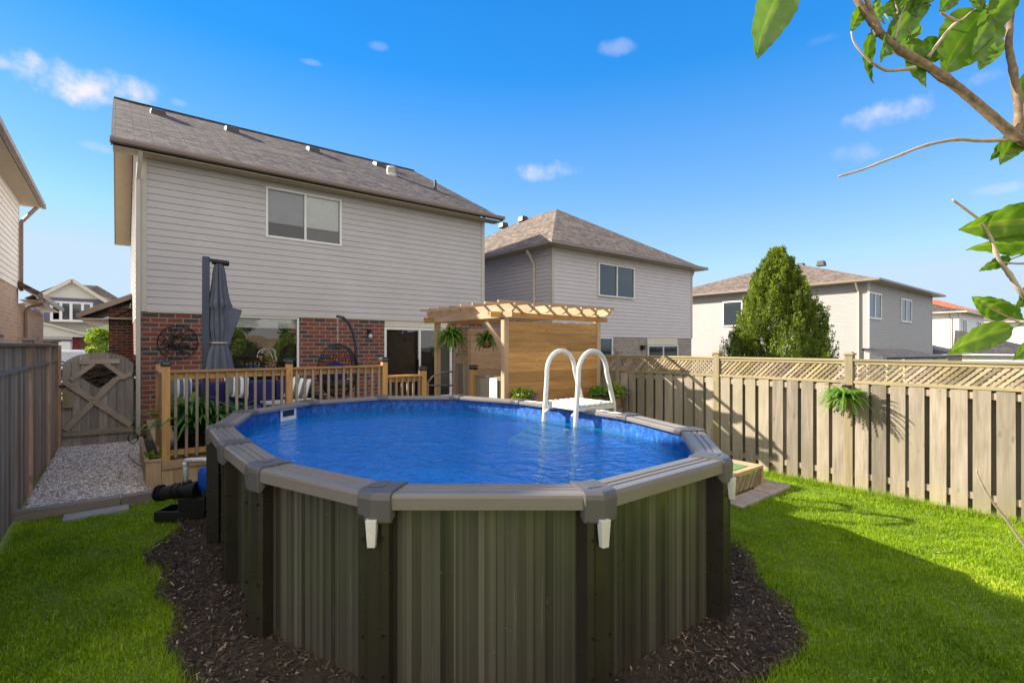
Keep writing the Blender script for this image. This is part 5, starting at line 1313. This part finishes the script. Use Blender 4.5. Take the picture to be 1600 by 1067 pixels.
# wall art
wa = thing('wall_art', (1.04, HY0-.03, 2.09), 'round dark wire wall ornament on the brick wall left of the umbrella', 'wall ornament')
m = MB(); c = Vector((1.04, HY0-.04, 2.09)); rr_ = .375
m.tube([c+Vector((rr_*math.cos(a), 0, rr_*math.sin(a))) for a in np.linspace(0, 2*math.pi, 40)], .012, 6)
for k in range(9):
    a = k*math.pi/9+.2; m.tube([c+Vector((rr_*math.cos(a),.005*k/9,rr_*math.sin(a))), c+Vector((.1*math.cos(a+1.3),0,.1*math.sin(a+1.3))), c-Vector((rr_*math.cos(a),0,rr_*math.sin(a)))], .007, 5)
m.build('wire_ring', 'black_metal', wa)
m = MB()
for k in range(60):
    a = random.uniform(0, 6.28); q = rr_*random.uniform(.15,.9); p = c+Vector((q*math.cos(a),.004,q*math.sin(a))); s = random.uniform(.03,.06); b = random.uniform(0,6.28)
    m.prism([p+Vector((s*math.cos(b),0,s*math.sin(b))), p+Vector((.4*s*math.cos(b+1.57),0,.4*s*math.sin(b+1.57))), p-Vector((s*math.cos(b),0,s*math.sin(b))), p-Vector((.4*s*math.cos(b+1.57),0,.4*s*math.sin(b+1.57)))], (0,-.003,0))
m.build('metal_leaves', 'black_metal', wa)

# umbrella (closed cantilever)
ux, uy = 1.12, 9.3
um = thing('patio_umbrella', (ux, uy, DZ), 'closed slate-blue cantilever umbrella standing on the deck', 'umbrella')
ztop = 3.44
m = MB(); m.bx(ux-.07, ux+.03, uy-.05, uy+.05, DZ, ztop); m.bx(ux-.35, ux+.35, uy-.35, uy+.35, DZ, DZ+.06); m.build('mast', 'umb_metal', um, bevel=.012)
m = MB(); cx_ = ux+.165; m.bar((ux-.02, uy, ztop-.05), (cx_+.06, uy, ztop-.06), .06, .05); m.tube([(cx_-.1,uy,ztop-.07),(cx_+.14,uy,ztop-.08)], .045, 12); m.build('arm', 'black_metal', um, bevel=.004)
m = MB(); N = 96; zs_ = []
prof = [(3.34,.05,.03),(3.2,.075,.05),(3.0,.095,.06),(2.85,.11,.075),(2.72,.135,.10),(2.66,.16,.12),(2.6,.12,.06),(2.45,.125,.075),(2.3,.135,.08),(2.12,.11,.05),(2.05,.095,.03),(1.98,.13,.07),(1.85,.17,.09),(1.7,.20,.11),(1.58,.225,.13),(1.52,.23,.14)]
prof = [(z_, a_*.9, b_*.9) for z_, a_, b_ in prof]
b = len(m.v)
for (z, r_, am) in prof:
    for k in range(N):
        a = 2*math.pi*k/N; q = r_ + am*.8*(abs(math.cos(4.5*a+z*1.1))-.5)*(1+.4*math.sin(3*a)) + .012*math.sin(17*a+z*5); m.v.append((cx_-.03*max(0,(2.2-z))+q*math.cos(a), uy+q*.8*math.sin(a), z+.03*math.cos(4*a)*(z < 1.8)))
for i in range(len(prof)-1):
    for k in range(N): k2 = (k+1)%N; m.f.append((i*N+k, i*N+k2, (i+1)*N+k2, (i+1)*N+k)); m.r.append(.5)
m.build('canopy', 'umbrella', um, smooth=True)
m = MB(); m.prism([(cx_+.08,uy-.06,2.66),(cx_+.33,uy-.05,2.60),(cx_+.12,uy-.04,1.95),(cx_+.05,uy-.06,2.0)], (0,.02,0)); m.build('canopy_flap', 'umbrella', um, bevel=.008)
m = MB(); m.tube([(cx_+.115*math.cos(a)-.0, uy+.1*math.sin(a), 2.055) for a in np.linspace(0,2*math.pi,24)], .012, 6); m.build('tie', 'trim', um, smooth=True)

# outdoor sofa, pillows, table
sf = thing('patio_sofa', (2.0, 10.6, DZ), 'dark wicker patio sofa with navy cushions seen through the railing', 'sofa')
m = MB(); m.bx(1.0, 3.3, 10.2, 11.0, DZ+.05, DZ+.3); m.bx(1.0, 3.3, 10.95, 11.1, DZ+.3, DZ+.85); m.bx(1.0,1.15,10.2,10.95,DZ+.3,DZ+.62); m.bx(3.15,3.3,10.2,10.95,DZ+.3,DZ+.62); m.build('frame', 'wicker', sf, bevel=.03)
for x in (1.17, 1.83, 2.49):
    m = MB(); m.bx(x, x+.64, 10.2, 10.9, DZ+.305, DZ+.46); m.build('seat_cushion', 'navy', sf, bevel=.05); m = MB(); m.bx(x, x+.64, 10.76, 10.93, DZ+.47, DZ+.93); m.build('back_cushion', 'navy', sf, bevel=.05)
def pillow(c, rz, label):
    m = MB(); N = 9; c = Vector(c); s = .22; b = 0
    for side in (-1, 1):
        for i in range(N):
            for j in range(N):
                u, v = i/(N-1)*2-1, j/(N-1)*2-1; th = .075*side*(1-u**4)**.5*(1-v**4)**.5
                pin = 1-.06*(1-abs(u*v)); m.v.append((s*u*pin, th, s*v*pin))
    for side in (0, 1):
        for i in range(N-1):
            for j in range(N-1):
                a = side*N*N+i*N+j; q = (a, a+N, a+N+1, a+1); m.f.append(q if side == 0 else q[::-1]); m.r.append(.5)
    o = m.build('throw_pillow', 'stripes', smooth=True); o.location = c; o.rotation_euler = (R(-18), R(12), rz); tag(o, label, 'pillow', 'striped throw pillows on the patio sofa'); return o
pillow(PY(372, 604, 10.55), R(20), 'grey and white striped pillow at the left end of the navy sofa')
pillow(PY(466, 606, 10.4), R(-25), 'grey and white striped pillow right of the middle railing post')
pillow(PY(282, 607, 10.2), R(30), 'striped pillow half hidden by the leafy plants at the left')
tb = thing('patio_table', (2.45, 9.6, DZ), 'small dark patio table with pale top edge in front of the navy sofa', 'table')
m = MB(); m.bx(2.0, 2.9, 9.35, 9.85, DZ+.58, DZ+.61); m.build('table_top', 'trim', tb, bevel=.005)
for x in (2.04, 2.86):
    for y in (9.39, 9.81): m = MB(); m.bx(x-.02,x+.02,y-.02,y+.02,DZ,DZ+.58); m.build('leg', 'black_metal', tb)
# egg chair
ec = thing('egg_chair', (3.98, 11.6, DZ), 'dark wicker hanging egg chair on a curved steel stand by the brick wall', 'chair')
Y = 11.6
m = MB(); pts = [PY(a, b, Y) for a, b in ((526,494),(536,496),(545,505),(552,520),(556,545),(557,580))]; last = pts[-1]; pts.append(Vector((last.x, Y, DZ+.05))); pts.append(Vector((last.x-.3, Y, DZ+.03)))
m.tube(pts, .034, 10); rg = [(3.95+.5*math.cos(a), Y+.5*math.sin(a), DZ+.03) for a in np.linspace(0, 6.283, 30)]; m.tube(rg, .025, 8); m.build('stand', 'umb_metal', ec, smooth=True)
tp_ = PY(528, 496, Y); bt_ = PY(528, 537, Y)
m = MB()
for k in range(12):
    z = tp_.z-(tp_.z-bt_.z)*k/11; m.tube([(tp_.x+.008*(k%2), Y, z), (tp_.x-.008*(k%2), Y, z-.05)], .008, 5)
m.build('chain', 'galv', ec)
cc = Vector((bt_.x-.02, Y-.05, bt_.z-.62)); A_, B_ = .46, .62
m = MB(); 
def egg(u, v): return cc+Vector((A_*math.sin(u)*math.cos(v), .38*math.sin(u)*math.sin(v), B_*math.cos(u)))
m.tube([egg(u, math.radians(-60)) for u in np.linspace(.05, 3.0, 20)], .016, 6); m.tube([egg(u, math.radians(240)) for u in np.linspace(.05, 3.0, 20)], .016, 6)
for v in np.linspace(-50, 230, 29): m.tube([egg(u, math.radians(v)) for u in np.linspace(.02, 3.1, 16)], .006, 4)
for u in np.linspace(.35, 2.9, 18): m.tube([egg(u, math.radians(v)) for v in np.linspace(-60, 240, 20)], .007, 4)
m.build('basket', 'black_metal', ec)
m = MB(); m.lathe([(.1,-.12),(.3,-.08),(.36,.0),(.3,.07),(.1,.09)], cc-Vector((0,.02,.3)), 18); m.build('cushion', 'wicker', ec, smooth=True)
m = MB(); m.lathe([(.05,.0),(.26,.03),(.3,.12),(.2,.2),(.05,.22)], cc+Vector((0,.08,-.1)), 18, axis='y'); m.build('back_cushion', 'navy', ec, smooth=True)

# wooden step box, flagstones
sb = thing('pool_step', (6.6, 3.7, 0), 'low wooden step box with diagonal lattice front and green turf top', 'step')
bx0, bx1, by0, by1, bz = 5.75, 7.2, 3.30, 4.15, .31
m = MB(); m.bx(bx0, bx1, by0, by1, bz-.04, bz); m.bx(bx1-.06, bx1, by0, by0+.05, 0, bz-.042); m.bx(bx0, bx0+.06, by0, by0+.05, 0, bz-.042); m.bx(bx1-.06, bx1, by1-.06, by1, 0, bz-.042); m.bx(bx0+.7,bx0+.78,by0+.02,by0+.06,0,bz-.042); m.build('frame', 'cedar_pale_v', sb, bevel=.003)
m = MB(); m.bx(bx0+.05, bx1-.25, by0+.10, by1-.08, bz+.001, bz+.008); m.build('turf_mat', 'turf', sb)
m = MB(); x = bx0
while x < bx1-.1:
    H = bz-.1; x2 = x+.17
    if x2 < bx1-.06: m.bar((x, by0-.006, .05), (x2, by0-.006, .05+H), .03, .008, (0,1,0))
    x += .055
m.build('lattice', 'lattice', sb)
for q, (pts, lab) in enumerate([([(5.95,2.98),(6.75,3.0),(6.8,3.27),(6.0,3.27)], 'brown flagstone nearest the pool wall below the lattice step'), ([(6.78,3.0),(7.42,3.02),(7.5,3.5),(6.83,3.27)], 'reddish flagstone at the corner of the lattice step, nearer the fence')]):
    m = MB(); m.prism([(x,y,0) for x, y in pts], (0,0,.045)); tag(m.build('flagstone', 'flagstone', bevel=.01), lab, 'flagstone')
# black cable by gate
m = MB(); c = PG(208, 694, .08)
for k in range(3): m.tube([(c.x+.07*math.cos(a)*(1+.1*k), c.y+.02*k, .20+.1*math.sin(a)) for a in np.linspace(0,6.28,18)], .006, 5)
m.tube([PG(206,700,.08), PG(200,712,.08), PG(210,722,.08), PG(222,730,.08)], .006, 5)
tag(m.build('cable_coil', 'black_plastic'), 'small coil of black cable lying on the gravel by the planter', 'cable')

# ================================================================== TREES
def trunk_tube(m, pts, rads): m.tube(pts, rads, 10)
# conifer behind fence
tb_ = P(1215, 560, 16.0); tx, ty = tb_.x, tb_.y; top = 2+(541-388)/774*16
con = thing('conifer_tree', (tx, ty, 0), 'tall bushy green cedar tree rising behind the lattice fence', 'tree')
m = MB(); trunk_tube(m, [(tx,ty,0),(tx+.05,ty,2),(tx,ty,top*.93)], [.16,.10,.02]); m.build('trunk', 'bark_dk', con)
def conifer_pts(tx, ty, z0, z1, rmax, nb, per):
    P_ = []; Dn = []; Rr = []
    for k in range(nb):
        Rr.append(np.clip(random.uniform(0,.75)+rng.uniform(0,.3,per), 0, 1))
        t = random.random()**.85; z = z0+(z1-z0)*t; a = random.uniform(0, 2*math.pi)
        prof = min(1, 1.22*(1-t)**.75)*(1-.25*math.exp(-t*10)); R_ = rmax*prof*random.choice((random.uniform(.6,1.0), random.uniform(.88,1.08)))*(1+.10*math.sin(3*a+z*1.7)+.10*math.sin(7*a-z*3))
        cx, cy = tx+math.cos(a)*R_, ty+math.sin(a)*R_; hh = random.uniform(.25,.75)*(1-.25*t); ww = random.uniform(.07,.15); n = per
        u = rng.uniform(0,1,n); w = ww*(1-u)**.7*np.sqrt(rng.uniform(0,1,n)); b = rng.uniform(0,6.283,n)
        px = cx+np.cos(b)*w+math.cos(a)*.12*u; py = cy+np.sin(b)*w+math.sin(a)*.12*u; pz = z+hh*(u-.3)
        P_.append(np.stack([px,py,pz],1)); Dn.append(np.stack([np.cos(b)*.8, np.sin(b)*.8, np.full(n,1.3)],1))
    return np.concatenate(P_), np.concatenate(Dn), np.concatenate(Rr)
Pn, Dn, Rn = conifer_pts(tx, ty, .2, top-.3, 1.56, 2300, 70)
leafcloud('crown', Pn, .072, 'leaf_cedar', con, asp=.4, outward=Dn*1.2, rr=Rn)
def blob_tree(name, label, x, y, h, rad, mat, n=16000, size=.14, cat='tree', trunk_h=None, nb=26, low=.35, group=None):
    t = thing(name, (x,y,0), label, cat, group); th = h*low
    m = MB(); trunk_tube(m, [(x,y,0),(x+.05,y,th),(x,y+.05,h*.7)], [.02*h,.014*h,.006*h])
    cl_ = []
    for k in range(nb):
        a = random.uniform(0,6.28); e = random.uniform(-.7,1.4); q = rad*random.uniform(.35,.8); c = (x+math.cos(a)*math.cos(e)*q, y+math.sin(a)*math.cos(e)*q, (th+h)/2+math.sin(e)*(h-th)*.38); cl_.append((c, rad*random.uniform(.22,.42)))
        m.tube([(x,y,th*random.uniform(.8,1.4)), tuple((np.array((x,y,th*1.3))+np.array(c))/2+rng.normal(0,.05*rad,3)), c], [.006*h,.004*h,.002*h], 5)
    m.build('trunk', 'bark_dk', t)
    P_ = []
    for c, r_ in cl_:
        k = n//nb; d = rng.normal(0,1,(k,3)); d /= np.linalg.norm(d,axis=1)[:,None]; P_.append(np.array(c)+d*r_*rng.uniform(.35,1,(k,1))**.5*np.array([1,1,.75]))
    leafcloud('crown', np.concatenate(P_), size, mat, t, asp=.6); return t
b_ = P(158, 530, 33); blob_tree('garden_shrub', 'yellow-green sunlit shrub beyond the side wing of the main house', b_.x, b_.y, 3.3, 1.1, 'leaf_bush', 5000, .16, 'shrub', low=.15)
# things behind the camera, mirrored in the windows
blob_tree('garden_shrub', 'yellow-green shrub at the back of the yard mirrored in the patio window', 7.2, -2.2, 2.7, 1.0, 'leaf_bush', 7000, .09, 'shrub', low=.15)
blob_tree('garden_shrub', 'tall yellow-green shrub behind the camera mirrored in the left of the patio window', 4.7, -2.0, 3.0, 1.0, 'leaf_bush', 7000, .10, 'shrub', low=.15)
blob_tree('garden_tree', 'tall leafy tree beyond the back fence mirrored in the windows', 12, -9, 7.5, 2.8, 'leaf_tree', 12000, .2)
bf = thing('back_fence', (2, -3.2, 0), 'sunlit board fence at the back of the yard mirrored in the patio window', 'fence')
m = MB(); x = -1
while x < 7.9: m.bx(x, x+.14, -3.2, -3.18, .05, 2.5); x += .155
m.build('boards', 'cedar_pale_v', bf); 
for z in (1.5, .3): m = MB(); m.bx(-1, 7.9, -3.24, -3.201, z, z+.1); m.build('rail', 'grey_h', bf)
for k_, (x_, y_, h_) in enumerate(((1.0,-6.5,4.2),(5.0,-6.5,6.2),(9.5,-6.5,4.0),(15.0,-7.0,4.5))):
    blob_tree('garden_tree', ['low dark tree just beyond the back fence, far left of its row', 'dark round tree beyond the back fence, second of its row', 'dark tree beyond the back fence, third of its row', 'dark tree beyond the back fence, right end of its row'][k_], x_, y_, h_, 2.1, 'leaf_deck', 9000, .16, group='trees mirrored beyond the back fence')

# ---- foreground lilac (branches reach into the picture at the upper right)
LD = .75
lil = thing('lilac_tree', tuple(P(1760, 560, .9).to_2d())+(0,), 'leafy lilac branches hanging into the top right corner, close to the camera', 'tree')
base = P(1760, 560, .9)
m = MB()
def B(pts, r0, r1, dep=LD, n=8):
    pp = [P(a, b, dep if len(q) == 0 else q[0]) for a, b, *q in pts]; k = len(pp)
    # resample for smoothness
    out = []; 
    for i in range(k-1):
        p0, p1, p2, p3 = pp[max(i-1,0)], pp[i], pp[i+1], pp[min(i+2,k-1)]
        for t in np.linspace(0,1,6)[:-1]:
            t = float(t); out.append(.5*((2*p1)+(-p0+p2)*t+(2*p0-5*p1+4*p2-p3)*t*t+(-p0+3*p1-3*p2+p3)*t**3))
    out.append(pp[-1]); K = len(out)
    rads = [ (r0+(r1-r0)*i/(K-1))*(1+(.22 if i%7 == 3 else 0)+random.uniform(-.05,.05)) for i in range(K)]
    m.tube(out, rads, n)
m.tube([(base.x, base.y, 0), (base.x+.02, base.y+.03, .9), (base.x-.01, base.y, 1.7), P(1640, 260, .78)], [.035,.03,.024,.013], 12)
B([(1650,270,.78),(1600,222),(1582,210),(1500,140),(1440,98),(1400,75),(1370,45),(1345,10),(1325,-25)], .0078, .0040)
B([(1590,210),(1591,170),(1583,110),(1576,70),(1580,20),(1586,-20)], .0058, .0035)
B([(1375,55),(1362,25),(1350,-15)], .006, .003)
m.build('branch', 'bark', lil, smooth=True)
m = MB(); B([(1572,219),(1530,220),(1497,218),(1460,224),(1435,231),(1405,243),(1376,254),(1345,266),(1310,276)], .0028, .0013); m.build('twig', 'twig', lil, smooth=True)
m = MB(); B([(1430,106),(1410,109),(1385,110),(1365,100),(1355,92),(1335,68),(1330,50)], .0028, .001); m.build('twig', 'twig', lil, smooth=True)
m = MB(); B([(1640,500,.8),(1600,462),(1577,428),(1560,405),(1548,372),(1530,345),(1510,328),(1488,312)], .0042, .0014); m.build('twig', 'twig', lil, smooth=True)
m = MB(); B([(1470,20),(1498,33),(1520,18),(1548,5),(1560,-10)], .002, .001); m.build('twig', 'twig', lil, smooth=True)
m = MB(); B([(1498,33),(1480,50),(1450,90)], .002, .0025); m.build('twig', 'twig', lil, smooth=True)
m = MB(); B([(1405,30),(1400,10),(1392,-10)], .0016,.001); m.build('twig', 'twig', lil, smooth=True)
m = MB(); B([(1420,0),(1408,22),(1398,62)], .001,.002); m.build('twig', 'twig', lil, smooth=True)
m = MB(); B([(1518,464),(1540,478),(1578,497),(1600,506),(1640,520)], .0006,.002); m.build('twig', 'twig', lil, smooth=True)
m = MB(); B([(1560,409),(1590,412),(1640,410)], .001,.002); m.build('twig', 'twig', lil, smooth=True)
m = MB(); B([(1640,900,.95),(1600,850,.95),(1575,815,.95),(1545,775,.95),(1529,745,.95),(1526,733,.95)], .0032, .0012); m.build('twig', 'twig', lil, smooth=True)
def leaf(b, t, w, d0=LD, d1=None, roll=0., cup=.25, curl=.12):
    """b,t: pixel of base and tip; w: half width in px"""
    d1 = d0 if d1 is None else d1; A = P(b[0], b[1], d0); Bp = P(t[0], t[1], d1); ax = (Bp-A); L = ax.length; ax.normalize()
    view = (A+Bp)/2 - O3; view.normalize(); sd = ax.cross(view).normalized(); nr = sd.cross(ax).normalized()
    sd2 = sd*math.cos(roll)+nr*math.sin(roll); nr2 = nr*math.cos(roll)-sd*math.sin(roll); W_ = w/774*LD
    N = 22; Mx = 6; m = MB(); g0 = random.uniform(0,6)
    for i in range(N+1):
        s = i/N; wd = W_*(math.sin(math.pi*min(1,s**.62))**.9 if s < 1 else 0)*(1-.18*s); wd = max(wd*(1+.035*math.sin(i*2.1+g0)), .0003)
        c = A+ax*(L*s)+nr2*(curl*L*(4*s*(1-s)) )
        for j in range(-Mx, Mx+1):
            u = j/Mx; z = abs(u)*cup*wd + .05*wd*math.sin(abs(u)*4-s*26)*abs(u) + .06*wd*abs(u)**2*math.sin(s*17+g0+(1.5 if u > 0 else 0)) - .0010*math.cos(s*30+abs(u)*5)*(1-abs(u)*.3)*(abs(u) > .05) ; m.v.append(tuple(c+sd2*wd*u+nr2*(-z)))
    k = 2*Mx+1; g = random.random()
    for i in range(N):
        for j in range(k-1): m.f.append((i*k+j, i*k+j+1, (i+1)*k+j+1, (i+1)*k+j)); m.r.append(min(1, g*.45+.2+ (.35 if j in (Mx-1, Mx) else 0)))
    lf = m.build('leaf', 'leaf_lilac', lil, smooth=True)
    st = MB(); st.tube([A-ax*.022+nr*.004, A-ax*.008, A+ax*.004], [.0011,.0009,.0008], 6); st.build('leaf_stalk', 'leaf_bush', lf, smooth=True); return lf
for a in [((1410,-15),(1432,28),13,LD,LD,.1),((1395,40),(1420,75),12,.77,.77,-.3),((1500,-20),(1468,22),17,.77,.77,.5),((1560,60),(1530,110),18,.78,.78,.2),((1520,-15),(1545,22),12,.74,.74,.8),((1245,-55),(1183,93),34,LD,.7,.3),((1362,50),(1365,131),13,LD,LD,.9),((1455,-10),(1376,98),21,LD,.72,.5),((1425,60),(1448,137),17,LD,LD,.6),
          ((1540,20),(1474,117),48,LD,.76,.2),((1590,-20),(1518,90),24,.73,.74,.6),((1640,110),(1585,165),26,LD,LD,.4),((1610,195),(1562,258),22,LD,LD,.5),((1600,205),(1547,251),15,.76,.77,.4),
          ((1350,10),(1330,52),12,LD,LD,.5),((1392,0),(1400,30),14,LD,LD,.3),((1440,5),(1405,12),13,LD,LD,.2),((1420,-10),(1455,10),14,LD,LD,.7),((1368,0),(1383,38),10,LD,LD,.9),
          ((1430,35),(1385,88),20,.77,.76,-.4),((1470,60),(1430,110),22,.78,.78,.1),
          ((1640,345),(1497,359),33,.72,.75,.35),((1640,385),(1509,391),24,.74,.76,.8),((1580,405),(1530,424),11,LD,LD,.6),((1578,496),(1518,464),19,LD,.74,.3),((1583,512),(1481,554),21,.74,.72,.4),
          ((1650,520),(1583,563),18,LD,LD,.5),((1640,440),(1588,482),18,LD,LD,.4),((1572,480),(1600,500),12,LD,LD,.2)]:
    b, t, w, d0, d1, roll = a; leaf(b, t, w, d0, d1, roll)
